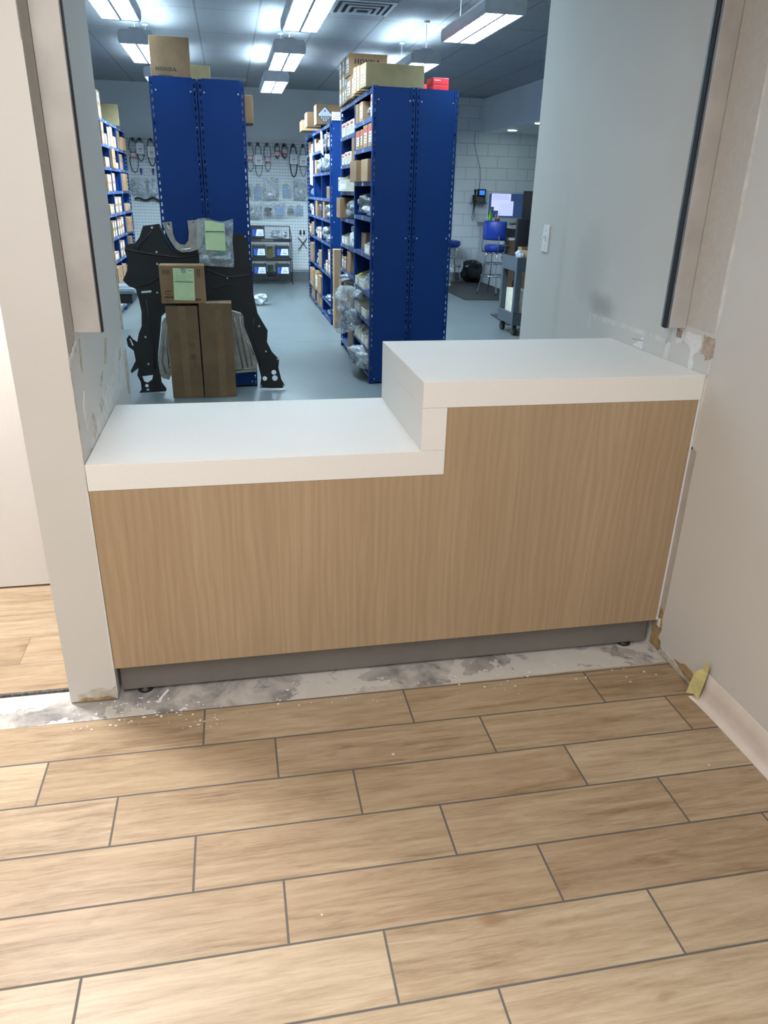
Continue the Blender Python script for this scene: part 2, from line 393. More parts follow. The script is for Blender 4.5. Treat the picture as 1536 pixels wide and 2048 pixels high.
# ------------------------------------------------------------------ the setting
CZ = 3.17
struct('floor', box1(-3.2, -4.6, -0.012, 1.976, -0.1065, 0), m_tile)
struct('floor', box1(-3.2, 0.08, -0.012, -0.15, 0.862, 0), m_tile2)
struct('floor', box1(-3.2, -0.1065, -0.05, 1.976, 0.72, -0.006), m_conc)
bm = NB(); B(bm, -1.75, 1.10, -0.05, 7.6, 12.5, 0); B(bm, 0.0, 0.72, -0.05, 1.976, 1.10, 0)
sf = struct('floor', bm, m_epoxy)
# saw-cut joint in the shop floor
struct('floor_joint', box1(-0.9, 6.33, 0, 1.60, 6.336, 0.0012), plain('floor_joint_filler', (128, 138, 140), 0.8, spec=0.1), sf)
struct('ceiling', box1(-1.75, 0.15, CZ, 7.6, 12.5, CZ+0.05), m_ceil)
struct('ceiling', box1(-3.2, -4.6, 2.75, 2.1, -0.002, 2.80), paint_mat('showroom_ceiling', (225, 222, 216)))
struct('ceiling', box1(-3.2, 0.0, 2.75, -0.152, 0.86, 2.80), paint_mat('passage_ceiling', (225, 222, 216)))
struct('wall_header', box1(0.0, 0.001, 2.62, 1.976, 0.15, CZ), m_paint)
# left partition: narrow front face and the reveal
wl = struct('wall_left', box1(-0.15, 0.0, 0.0, 0.0, 1.10, CZ), m_paint)
struct('wall_passage', box1(-3.2, 0.872, 0.0, -0.151, 1.10, CZ), m_paint)
dr = struct('door_1', box1(-1.06, 0.845, 0.008, -0.152, 0.871, 2.2, 0.002), m_door)
wr = struct('wall_right', box1(1.976, -4.6, -0.01, 2.10, 1.69, CZ), m_scuffed)
struct('wall_front', box1(2.101, 1.57, 0, 7.6, 1.69, CZ), m_shopwall)
struct('wall_back', box1(-1.75, 12.5, 0, 3.0, 12.6, CZ), m_shopwall)
struct('wall_back', box1(3.0, 12.5, 0, 7.6, 12.6, CZ), m_cmu)
struct('wall_side', box1(-1.85, 1.10, 0, -1.75, 12.6, CZ), m_shopwall)
struct('wall_side', box1(7.6, 1.57, 0, 7.7, 12.6, CZ), m_shopwall)
struct('trim_1', box1(5.13, 5.2, 2.62, 7.598, 12.498, CZ-0.002), m_shopwall)
struct('baseboard_back', box1(0.55, 12.484, 0.0, 5.0, 12.499, 0.16), m_basegrey)
# ------- scars, patches and raised plaster edges (each its own irregular piece)
def scar(parent, name, pts, plane, m, th=0.0015, seed=0, jag=0.006, sub=4):
    """irregular thin patch on x = const; pts are (y, z)"""
    rnd = random.Random(seed); out = []
    for i in range(len(pts)):
        a = pts[i]; b = pts[(i+1) % len(pts)]
        for k in range(sub):
            t_ = k/sub; j = jag if k else jag*0.4
            out.append((a[0]+(b[0]-a[0])*t_+rnd.uniform(-j, j), a[1]+(b[1]-a[1])*t_+rnd.uniform(-j, j)))
    x, s = plane
    bm = NB(); poly_plate(bm, out, [], lambda a, b, d: (x+s*d, a, b), th)
    return O(name, bm, m, parent)
L0, R0 = (0.0, 1), (1.976, -1)
scar(wl, 'plaster_patch', [(0.10, 0.84), (0.55, 0.84), (1.05, 0.84), (1.09, 1.02), (0.80, 1.00), (0.62, 0.93), (0.40, 0.92), (0.22, 0.86)], L0, m_joint, 0.0012, 1, 0.012, 8)
scar(wl, 'brown_scuff', [(0.42, 0.965), (0.47, 0.975), (0.50, 1.00), (0.46, 0.99)], L0, m_bare, 0.0022, 2, 0.004)
scar(wl, 'brown_scuff', [(0.88, 0.955), (0.95, 0.96), (0.96, 0.99), (0.90, 0.985)], L0, m_bare, 0.0022, 3, 0.006)
scar(wl, 'torn_patch', [(0.13, 1.08), (0.17, 1.07), (0.19, 1.13), (0.18, 1.17), (0.15, 1.15)], L0, m_bare, 0.0018, 4, 0.005)
scar(wl, 'torn_patch', [(0.20, 0.85), (0.24, 0.86), (0.26, 0.90), (0.23, 0.93), (0.21, 0.89)], L0, m_bare, 0.003, 5, 0.006)
scar(wl, 'torn_patch', [(0.10, 0.98), (0.12, 0.90), (0.15, 0.93), (0.14, 1.02)], L0, m_joint, 0.003, 6, 0.005)
scar(wl, 'torn_patch', [(0.36, 0.89), (0.44, 0.90), (0.42, 0.93), (0.37, 0.92)], L0, m_bare, 0.002, 7, 0.005)
scar(wl, 'torn_patch', [(0.56, 1.01), (0.60, 1.01), (0.66, 1.08), (0.63, 1.09)], L0, m_bare, 0.002, 8, 0.004)
scar(wl, 'crumbled_edge', [(1.05, 0.78), (1.098, 0.78), (1.098, 0.96), (1.04, 0.95), (1.02, 0.88)], L0, m_bare, 0.004, 9, 0.010)
scar(wl, 'crumbled_edge', [(1.06, 1.05), (1.098, 1.05), (1.098, 1.42), (1.085, 1.42)], L0, m_bare, 0.004, 10, 0.006, 8)
scar(wl, 'rough_plaster_strip', [(0.004, 1.16), (0.118, 1.14), (0.118, 2.5), (0.004, 2.5)], L0, plain('rough_sanded_plaster', (178, 173, 166), 0.85, var=0.03, sc_=60, bump=0.6), 0.001, 11, 0.003, 10)
scar(wl, 'ridge_of_compound', [(0.004, 1.12), (0.11, 1.16), (0.115, 1.175), (0.004, 1.14)], L0, m_joint, 0.003, 12, 0.004, 8)
def edge_flakes(parent, name, x, y, z0, z1, m, seed, dirx, wmax=0.010, on_front=False):
    rnd = random.Random(seed); pts = []; z = z0
    while z < z1: pts.append((rnd.uniform(0.001, wmax), z)); z += rnd.uniform(0.006, 0.03)
    pts = [(-0.001, z1)]+list(reversed(pts))+[(-0.001, z0)]
    bm = NB()
    if on_front: poly_plate(bm, pts, [], lambda a, b, d: (x+dirx*a, y-d, b), 0.0015)
    else: poly_plate(bm, pts, [], lambda a, b, d: (x+dirx*d, y+a, b), 0.0015)
    return O(name, bm, m, parent)
edge_flakes(wl, 'crumbled_edge', 0.0, 0.0, 0.80, 1.15, m_bare, 21, 1, 0.014)
edge_flakes(wl, 'crumbled_edge', 0.0, 0.0, 1.15, 1.9, m_joint, 22, 1, 0.006)
edge_flakes(wl, 'crumbled_edge', 0.0, 0.0, 0.02, 0.75, m_joint, 23, -1, 0.007, True)
bm = NB(); poly_plate(bm, [(-0.125, 0.0), (-0.002, 0.0), (-0.002, 0.05), (-0.02, 0.035), (-0.05, 0.048), (-0.08, 0.043), (-0.10, 0.03), (-0.125, 0.028)], [], lambda a, b, d: (a, -d, b), 0.0018)
O('exposed_gypsum', bm, m_bare, wl)
bm = NB(); poly_plate(bm, [(-0.13, 0.0), (-0.002, 0.0), (-0.03, 0.014), (-0.07, 0.009), (-0.10, 0.016)], [], lambda a, b, d: (a, -0.002-d, b), 0.0015)
O('exposed_gypsum', bm, m_torn, wl)
# right side
scar(wr, 'plaster_ridge', [(0.89, 1.126), (0.26, 1.130), (0.26, 1.112), (0.89, 1.108)], R0, m_joint, 0.0015, 31, 0.002, 14)
scar(wr, 'plaster_ridge', [(0.89, 1.12), (0.875, 1.12), (0.875, 1.06), (0.888, 1.06)], R0, m_joint, 0.001, 32, 0.002)
scar(wr, 'plaster_patch', [(0.27, 1.058), (0.235, 1.058), (0.235, 1.12), (0.265, 1.12)], R0, m_joint, 0.0015, 33, 0.003)
scar(wr, 'compound_smear', [(0.50, 1.06), (0.42, 1.06), (0.42, 1.115), (0.44, 1.095), (0.47, 1.075)], R0, m_white, 0.0015, 34, 0.003)
scar(wr, 'compound_smear', [(0.235, 1.18), (0.20, 1.19), (0.16, 1.17), (0.16, 1.14), (0.20, 1.125), (0.235, 1.14)], R0, m_joint, 0.002, 35, 0.006)
scar(wr, 'brown_scuff', [(0.21, 1.172), (0.175, 1.17), (0.175, 1.145), (0.21, 1.145)], R0, plain('reddish_scrape', (158, 132, 122), 0.8, var=0.15, sc_=90), 0.0028, 36, 0.005)
scar(wr, 'compound_smear', [(0.16, 1.17), (0.07, 1.175), (0.05, 1.14), (0.09, 1.10), (0.085, 1.06), (0.105, 1.06), (0.11, 1.12), (0.15, 1.14)], R0, m_white, 0.0022, 37, 0.006)
scar(wr, 'torn_patch', [(0.05, 1.18), (-0.01, 1.18), (-0.02, 1.12), (0.02, 1.10), (0.05, 1.13)], R0, plain('exposed_board', (176, 160, 146), 0.85, var=0.1, sc_=60), 0.0022, 38, 0.007)
scar(wr, 'rough_plaster_strip', [(0.158, 1.19), (-0.004, 1.19), (-0.004, 2.45), (0.158, 2.45)], R0, plain('rough_sanded_plaster_warm', (194, 189, 182), 0.85, var=0.02, sc_=50, bump=0.3), 0.001, 39, 0.002, 10)
scar(wr, 'plaster_ridge', [(-0.004, 1.06), (-0.014, 1.06), (-0.020, 1.5), (-0.012, 2.2), (-0.004, 2.2)], R0, m_joint, 0.002, 40, 0.003, 10)
scar(wr, 'plaster_ridge', [(0.0, 0.80), (-0.006, 0.80), (-0.008, 1.05), (0.0, 1.05)], R0, m_joint, 0.001, 41, 0.002, 8)
scar(wr, 'grey_wall_strip', [(0.0, 0.17), (-0.03, 0.17), (-0.03, 0.80), (0.0, 0.81)], R0, plain('old_grey_paint', (176, 168, 162), 0.7, var=0.03), 0.001, 42, 0.001)
scar(wr, 'torn_patch', [(0.03, 0.0), (0.03, 0.18), (-0.022, 0.175), (-0.03, 0.12), (-0.028, 0.05), (-0.06, 0.02), (-0.10, 0.0)], R0, m_torn, 0.002, 43, 0.006)
scar(wr, 'compound_smear', [(0.0, 0.10), (-0.02, 0.10), (-0.02, 0.13), (-0.005, 0.14)], R0, m_white, 0.003, 44, 0.005)
scar(wr, 'torn_patch', [(-0.14, 0.035), (-0.20, 0.055), (-0.28, 0.05), (-0.31, 0.02), (-0.26, 0.012), (-0.18, 0.02)], R0, m_torn, 0.002, 45, 0.005)
scar(wr, 'torn_patch', [(-0.04, 0.0), (-0.31, 0.0), (-0.31, 0.012), (-0.18, 0.022), (-0.10, 0.03), (-0.05, 0.02)], R0, m_bare, 0.004, 46, 0.006)
scar(wr, 'pencil_mark', [(0.42, 1.09), (0.50, 1.085), (0.50, 1.086), (0.42, 1.092)], R0, m_darkscrape, 0.0018, 47, 0.001)
# vinyl cove base curling off the wall
bm = NB(); prof = lambda t_: [(-0.030-0.010*t_, 0.0), (-0.022-0.006*t_, 0.002), (-0.012-0.004*t_, 0.008), (-0.007-0.003*t_, 0.020), (-0.0045, 0.05), (-0.0035-0.004*t_, 0.112)]
ys = [-0.31, -0.36, -0.42, -0.52, -0.70, -1.0, -2.0, -4.5]; lift = [0.9, 0.55, 0.35, 0.2, 0.1, 0.0, 0, 0]
rings = []
for y, l_ in zip(ys, lift):
    p = prof(l_)
    ring = [bm.verts.new((1.976+a-0.004*l_, y, b)) for a, b in p]+[bm.verts.new((1.976+a+0.0028-0.004*l_, y, b+0.0008)) for a, b in reversed(p)]
    rings.append(ring)
for a, b in zip(rings, rings[1:]):
    for k in range(len(a)):
        f = bm.faces.new((a[k], a[(k+1) % len(a)], b[(k+1) % len(a)], b[k])); f.smooth = True
bm.faces.new(rings[0]); bm.faces.new(list(reversed(rings[-1])))
struct('baseboard_right', bm, m_vinylbase)
# masking tape flag on its end
bm = NB(); poly_plate(bm, [(-0.292, 0.0), (-0.300, 0.05), (-0.308, 0.10), (-0.325, 0.125), (-0.338, 0.165), (-0.352, 0.150), (-0.352, 0.118), (-0.345, 0.06), (-0.335, 0.004), (-0.315, 0.012)], [], lambda a, b, d: (1.956-d-0.25*max(0, a+0.33)+(-0.010 if a > -0.31 else 0), a, b), 0.0008)
tag(O('masking_tape', bm, m_mask), 'torn yellow masking tape flag folded over the end of the cream cove base', 'tape')
# plaster crumbs on the concrete
rnd = random.Random(5); bm = NB()
for i in range(150):
    x = rnd.choice([rnd.uniform(-0.14, 0.35), rnd.uniform(-0.1, 1.9)]); y = rnd.uniform(-0.16, 0.0)+(-0.04 if x > 0.2 else 0)
    zf = -0.006 if y > -0.11 else 0.0; s = rnd.uniform(0.0012, 0.0042)
    r = bmesh.ops.create_icosphere(bm, subdivisions=1, radius=s); a = rnd.uniform(0.6, 2.0)
    for v in r['verts']: v.co = Vector((v.co.x*a+x, v.co.y+y, v.co.z*0.5+zf+s*0.4))
o = tag(O('plaster_crumbs', bm, m_white), 'white plaster crumbs scattered on the bare concrete strip', 'debris'); o['kind'] = 'stuff'
bm = NB(); poly_plate(bm, [(0.145, -0.015), (0.155, 0.0), (0.165, 0.02), (0.16, 0.03), (0.15, 0.012), (0.135, -0.02), (0.13, -0.045), (0.142, -0.04)], [], lambda a, b, d: (a, b, -0.005+d), 0.001)
tag(O('paper_scrap', bm, m_white), 'curled white paper scrap on concrete under the toe board', 'paper')
# skim of grey mortar between concrete and tile
struct('trim_2', box1(-3.2, 0.070, -0.006, -0.15, 0.081, 0.0035), plain('dark_mortar_edge', (84, 82, 80), 0.9, var=0.3, sc_=80, bump=0.8))

# ------------------------------------------------------------------ service counter
D, Z1b, Z1, Z2b, Z2, XS, XR, W = 0.670, 0.751, 0.8336, 0.9735, 1.0569, 1.016, 1.096, 1.9745
cb = thing('counter_base', 'oak laminate stepped counter front with a grey toe board', 'counter', (1.0, 0.33, 0))
def rel(par, o):
    o.parent = par; o.matrix_parent_inverse = Matrix.Translation(-Vector(par.location)); return o
bm = NB(); poly_plate(bm, [(0.002, 0.117), (W-0.008, 0.117), (W-0.008, Z2b-0.0006), (XR+0.0006, Z2b-0.0006), (XR+0.0006, Z1b-0.0006), (0.002, Z1b-0.0006)], [], lambda a, b, d: (a, 0.001+d, b), 0.019)
rel(cb, O('front_panel', bm, m_lam))
rel(cb, O('toe_kick', box1(0.012, 0.0325, 0.008, W-0.022, 0.05, 0.1168), m_toe))
rel(cb, O('scribe_strip', box1(W-0.0078, 0.001, 0.117, W, 0.02, Z2b-0.001), m_white))
for x in (0.085, 1.875):
    bm = NB(); lathe(bm, [(0.022, 0), (0.026, 0.003), (0.024, 0.010), (0.012, 0.012), (0.012, 0.06)], (x, 0.045, -0.006), 16)
    rel(cb, O('leveling_foot', bm, m_black))
bm = NB()
B(bm, 0.004, 0.02, 0.117, 0.022, 0.62, Z1b-0.001); B(bm, W-0.028, 0.022, 0.117, W-0.010, 0.62, Z2b-0.001); B(bm, XR-0.02, 0.022, 0.117, XR-0.002, 0.62, Z1b-0.001); B(bm, 0.022, 0.05, 0.117, W-0.03, 0.6, 0.135)
rel(cb, O('carcass', bm, m_deskw))
ct = thing('countertop', 'white two-level solid surface countertop stepped up on the right', 'countertop', (1.0, 0.33, Z1b))
rel(ct, O('lower_slab', box1(0.0015, -0.001, Z1b, XR, D, Z1, 0.0015), m_solid))
rel(ct, O('riser', box1(XS, -0.001, Z1+0.0005, XR, D-0.002, Z2b-0.0005, 0.0012), m_solid))
rel(ct, O('upper_slab', box1(XS, -0.001, Z2b, W, D, Z2, 0.0015), m_solid))

# ------------------------------------------------------------------ shutter guides, light switch
def guide(label, x0, x1, xf, y0, y1, z0):
    t = thing('shutter_guide', label, 'shutter rail', ((x0+x1)/2, (y0+y1)/2, z0))
    s = 1 if xf > (x0+x1)/2 else -1
    rel(t, O('channel', box1(x0, y0, z0, x1, y1, 2.62, 0.001), m_gal))
    bm = NB(); a, b = sorted((xf, xf+s*0.0015)); B(bm, a, y0+0.006, z0-0.002, b, y1, 2.62, 0)
    rel(t, O('edge_strip', bm, m_guideedge))
    bm = NB(); a, b = sorted((xf+s*0.0015, xf+s*0.004)); B(bm, a, y0+0.016, z0-0.003, b, y1-0.014, 2.62, 0)
    rel(t, O('brush_slot', bm, m_slot))
guide('painted steel shutter guide on the left reveal of the opening', 0.0015, 0.074, 0.074, 0.12, 0.17, 1.197)
guide('painted steel shutter guide on the right reveal of the opening', 1.913, 1.9745, 1.913, 0.161, 0.215, 1.183)
t = thing('light_switch', 'white toggle light switch plate on the right reveal wall', 'switch', (1.975, 1.455, 1.395))
O('plate', box1(-0.006, -0.037, -0.062, 0, 0.037, 0.062, 0.002), m_switch, t)
bm = NB(); B(bm, -0.022, -0.006, 0.004, -0.004, 0.006, 0.013, 0, 0.001); B(bm, -0.009, -0.006, -0.012, -0.004, 0.006, 0.012)
O('toggle', bm, m_switch, t)
for z in (-0.036, 0.036):
    bm = NB(); T(bm, [(-0.0075, 0, z), (-0.005, 0, z)], 0.003, 10); O('screw', bm, m_bolt, t)

# ------------------------------------------------------------------ showroom ceiling lamps (bodies for the area lights)
for i, (x, y, lab) in enumerate([(0.1, -1.6, 'square-edged ceiling troffer above the counter front'), (0.8, -3.9, 'square-edged ceiling troffer far behind the counter front'), (-1.9, -2.6, 'square-edged ceiling troffer on the showroom left side')]):
    t = thing('ceiling_troffer', lab, 'ceiling light', (x, y, 2.745))
    bm = NB()
    B(bm, -0.33, -0.63, -0.02, -0.305, 0.63, 0.0); B(bm, 0.305, -0.63, -0.02, 0.33, 0.63, 0.0); B(bm, -0.305, -0.63, -0.02, 0.305, -0.605, 0); B(bm, -0.305, 0.605, -0.02, 0.305, 0.63, 0)
    O('frame', bm, m_fix, t); O('diffuser', box1(-0.305, -0.605, -0.012, 0.305, 0.605, -0.008), e_room, t)

t = thing('ceiling_downlight', 'small square surface ceiling light in the side passage', 'ceiling light', (-0.56, 0.36, 2.749))
O('housing', box1(-0.13, -0.13, -0.055, 0.13, 0.13, 0.0, 0.004), m_fix, t); O('diffuser', box1(-0.10, -0.10, -0.060, 0.10, 0.10, -0.056), e_room, t)

# ------------------------------------------------------------------ shop pendant fixtures
def fixture(label, cx, y0, e_down, L=1.25, z=2.80):
    t = thing('pendant_light', label, 'ceiling light', (cx, y0+L/2, z), 0, 'direct-indirect pendants over the shop')
    h = L/2
    sec = [(-0.150, 0.0), (-0.158, 0.03), (-0.158, 0.08), (-0.140, 0.112), (-0.06, 0.118), (-0.045, 0.132), (0.045, 0.132), (0.06, 0.118), (0.140, 0.112), (0.158, 0.08), (0.158, 0.03), (0.150, 0.0)]
    for s in (-1, 1):
        bm = NB(); poly_plate(bm, sec, [], lambda a, b, d: (a, s*(h-0.02)+s*d, b), 0.02); O('end_cap', bm, m_cap, t)
    for s in (-1, 1):
        bm = NB(); poly_plate(bm, [(s*a, b) for a, b in [(0.150, 0.0), (0.158, 0.03), (0.158, 0.08), (0.148, 0.10), (0.144, 0.10), (0.153, 0.08), (0.153, 0.03), (0.146, 0.0)]], [], lambda a, b, d: (a, -h+0.02+d, b), L-0.04)
        O('side_shell', bm, m_fix, t)
    O('lamp_tray', box1(-0.143, -h+0.02, 0.018, 0.143, h-0.02, 0.024), e_down, t)
    n = 11; yv = lambda k: -h+0.025+(L-0.05)*k/n
    cells = [[(q*0.140, yv(k)+0.007), (q*0.010, yv(k)+0.007), (q*0.010, yv(k+1)-0.007), (q*0.140, yv(k+1)-0.007)] for k in range(n) for q in (-1, 1)]
    bm = NB(); poly_plate(bm, [(-0.144, -h+0.02), (0.144, -h+0.02), (0.144, h-0.02), (-0.144, h-0.02)], cells, lambda a, b, d: (a, b, 0.001+d), 0.015)
    O('louver', bm, m_fix, t)
    O('uplight', box1(-0.12, -h+0.03, 0.088, 0.12, h-0.03, 0.092), e_up, t)
    for s in (-1, 1):
        bm = NB(); T(bm, [(0, s*(h-0.03), 0.12), (0, s*(h-0.03), CZ-z-0.02)], 0.004, 6); lathe(bm, [(0.03, -0.02), (0.03, 0.0)], (0, s*(h-0.03), CZ-z), 12)
        O('hanger', bm, m_fix, t)
for r_, (rn, ys_) in enumerate([('added unseen row by the opening', (1.62, 1.62, 1.75)), ('nearest row', (3.88, 3.90, 3.96)), ('middle row', (6.20, 6.23, 6.37)), ('farthest row', (8.55, 8.38, 8.55))]):  # first row is unseen, added only to brighten the countertops and reveals
    for cn, cx, yy in (('left', -0.30, ys_[0]), ('middle', 1.13, ys_[1]), ('right', 2.53, ys_[2])):
        fixture(f'glowing louvered pendant light, {cn} one in the {rn}', cx, yy, e_downs[r_])
# air vents
t = thing('air_diffuser', 'square stepped air diffuser in the shop ceiling between two pendants', 'vent', (1.80, 5.98, CZ))
for k in range(4):
    r1 = 0.28-k*0.065; bm = NB(); z0 = -0.004-0.008*k
    for (a, b, c_, d_) in ((-r1, -r1, r1, -r1+0.03), (-r1, r1-0.03, r1, r1), (-r1, -r1+0.03, -r1+0.03, r1-0.03), (r1-0.03, -r1+0.03, r1, r1-0.03)): B(bm, a, b, z0-0.008, c_, d_, z0)
    O('vent_ring', bm, m_cap if k % 2 else m_fix, t)
O('backing', box1(-0.28, -0.28, -0.003, 0.28, 0.28, -0.001), m_slot, t)
t = thing('return_grille', 'dark slotted return grille in the ceiling near the back wall', 'vent', (0.56, 11.55, CZ))
bm = NB(); B(bm, -0.29, -0.17, -0.010, 0.29, -0.15, 0); B(bm, -0.29, 0.15, -0.010, 0.29, 0.17, 0); B(bm, -0.29, -0.15, -0.010, -0.27, 0.15, 0); B(bm, 0.27, -0.15, -0.010, 0.29, 0.15, 0)
O('frame', bm, m_cap, t)
bm = NB()
for k in range(9): B(bm, -0.27, -0.14+k*0.033, -0.008, 0.27, -0.128+k*0.033, -0.003)
O('slats', bm, m_cap, t); O('backing', box1(-0.27, -0.15, -0.002, 0.27, 0.15, -0.001), m_slot, t)
for x, y, lab in ((5.42, 11.7, 'round recessed downlight in the soffit, nearer the back wall'), (5.31, 10.15, 'round recessed downlight in the soffit, beside the reveal wall')):
    t = thing('downlight', lab, 'ceiling light', (x, y, 2.62))
    bm = NB(); lathe(bm, [(0.085, -0.006), (0.10, -0.004), (0.10, 0)], (0, 0, 0), 24); O('trim_ring', bm, m_fix, t)
    bm = NB(); lathe(bm, [(0.075, -0.010), (0.08, -0.006)], (0, 0, 0), 24); O('lens', bm, e_can, t)

# ------------------------------------------------------------------ blue shelving
def post_mesh(H):
    """L-shaped slotted upright, corner at origin, flanges towards +x and +y"""
    bm = NB(); pitch, sl, wd, th = 0.0508, 0.026, 0.036, 0.002; z = 0
    for ax in (0, 1):
        def bb(a0, a1, z0, z1):
            if ax == 0: B(bm, a0, 0, z0, a1, th, z1)
            else: B(bm, 0, a0 if a0 > 0 else th, z0, th, a1, z1)
        z = 0.0
        while z < H-0.001:
            s0 = min(z+(pitch-sl), H); bb(0, wd, z, s0)
            if s0+sl <= H: bb(0, 0.012, s0, s0+sl); bb(0.022, wd, s0, s0+sl)
            z += pitch
    me = bpy.data.meshes.new('upright'); bmesh.ops.recalc_face_normals(bm, faces=bm.faces[:]); bm.to_mesh(me); bm.free(); me.materials.append(m_blue); return me
PM = {}
def shelving(label, xo, xb, y0, nb, bw, H, levels, skew=0.0, panel_skip=False, labels=True):
    """levels: list (per bay) of shelf heights; xo = open side x, xb = back x"""
    xl, xr = min(xo, xb), max(xo, xb)
    t = thing('shelving_unit', label, 'shelving', ((xl+xr)/2, y0, 0), 0, 'blue steel shelving units')
    g = lambda x: skew*(x-xo)
    key = round(H, 3)
    if key not in PM: PM[key] = post_mesh(H)
    def shear(bm):
        for v in bm.verts: v.co.y += g(v.co.x)
        return bm
    yend = y0+nb*bw
    for (px_, py_, rz, sx) in ((xl, y0, 0, 0), (xr, y0, R(90), 0), (xl, yend, R(-90), 0), (xr, yend, R(180), 0)):
        o = bpy.data.objects.new('upright', PM[key]); COL.objects.link(o); o.location = (px_, py_+g(px_)-(0.004 if py_ == y0 else -0.004), 0)
        o.rotation_euler = (0, 0, rz+math.atan(skew)); rel(t, o)
    for i in range(nb+1):
        yy = y0+i*bw; bm = NB()
        ins = 0.030 if i in (0, nb) else 0.002
        B(bm, xl+ins, yy-0.0015, 0.015, xr-ins, yy+0.0015, H-0.004)
        if i not in (0, nb):   # front and back stiles of a divider
            for xx in (xo,): B(bm, min(xx, xx+(0.02 if xb > xo else -0.02)), yy-0.016, 0, max(xx, xx+(0.02 if xb > xo else -0.02)), yy+0.016, H)
        if i == 0:
            for (xx) in (xl+0.045, xr-0.045):
                for zz in (0.045, H-0.095, 1.23):
                    lathe_y(bm, xx, yy-0.002, zz, 0.0065, 1)
            rr = random.Random(int(xl*100))
            for zz in [0.25+0.25*k for k in range(9)]:
                lathe_y(bm, xr-0.018 if xb > xo else xl+0.018, yy-0.004, zz, 0.004, 1)
        rel(t, O('end_panel' if i in (0, nb) else 'divider', shear(bm), [m_blue, m_bolt]))
    rel(t, O('back_panel', shear(box1(xb-0.001 if xb > xo else xb-0.001, y0+0.002, 0.02, xb+0.001, yend-0.002, H-0.02)), m_blue))
    for i in range(nb):
        for z in levels[i]:
            a, b = y0+i*bw+0.003, y0+(i+1)*bw-0.003; bm = NB()
            B(bm, xl+0.002, a, z-0.006, xr-0.002, b, z, 0)
            s = 1 if xb > xo else -1
            q0, q1 = sorted((xo+s*0.001, xo+s*0.004)); B(bm, q0, a+0.014, z-0.034, q1, b-0.014, z, 1)
            so = rel(t, O('shelf', shear(bm), [m_blue, m_blueshelf]))
            if labels:
                m_ = (a+b)/2; q0, q1 = sorted((xo-s*0.0005, xo+s*0.0008))
                bm = NB(); B(bm, q0, m_-0.006, z-0.030, q1, m_+0.006, z-0.002); B(bm, q0, b-0.045, z-0.026, q1, b-0.016, z-0.006)
                l_ = O('shelf_label', shear(bm), m_white); l_.parent = so
    return t
def lathe_y(bm, x, y, z, r, mi):
    n = 8; a = [bm.verts.new((x+r*math.cos(2*math.pi*k/n), y, z+r*math.sin(2*math.pi*k/n))) for k in range(n)]
    b = [bm.verts.new((x+r*0.7*math.cos(2*math.pi*k/n), y-0.004, z+r*0.7*math.sin(2*math.pi*k/n))) for k in range(n)]
    for k in range(n):
        f = bm.faces.new((a[k], a[(k+1) % n], b[(k+1) % n], b[k])); f.material_index = mi
    f = bm.faces.new(b); f.material_index = mi
HS = 2.34; SK = 0.082
A_near = [2.33, 2.13, 1.92, 1.66, 1.385, 1.085, 0.775, 0.535, 0.30, 0.08]
A_far = [2.33, 2.07, 1.82, 1.58, 1.33, 1.08, 0.83, 0.51, 0.09]
REG = [2.32, 2.05, 1.80, 1.55, 1.30, 1.05, 0.80, 0.50, 0.09]
E_lv = [2.30, 2.06, 1.79, 1.49, 1.25, 0.97, 0.60, 0.25, 0.06]
G_lv = [2.33, 2.05, 1.79, 1.51, 1.24, 0.96, 0.68, 0.38, 0.09]
shelving('near right blue steel shelving unit, open side facing left, holding small parts', 1.61, 1.955, 4.28, 2, 0.91, HS, [A_near, A_far], SK)
shelving('near right blue steel shelving unit backing onto the parts unit, facing the office', 2.315, 1.962, 4.28+SK*(2.315-1.61), 2, 0.91, HS, [REG, REG], SK, labels=False)
shelving('blue steel shelving unit behind the leaning black shield, left half', -0.06, 0.278, 4.24, 2, 0.91, 2.33, [REG, REG], 0.09, labels=False)
shelving('blue steel shelving unit behind the hanging clear bag, right half', 0.625, 0.285, 4.24+0.09*0.685, 2, 0.91, 2.33, [REG, REG], 0.09, labels=False)
shelving('farther right blue steel shelving unit deeper in the shop, full of bagged parts', 1.67, 2.02, 7.44, 3, 0.93, HS, [E_lv]*3)
shelving('blue steel shelving unit along the left wall full of small cartons', -1.0, -1.34, 7.97, 3, 0.91, HS, [G_lv]*3)

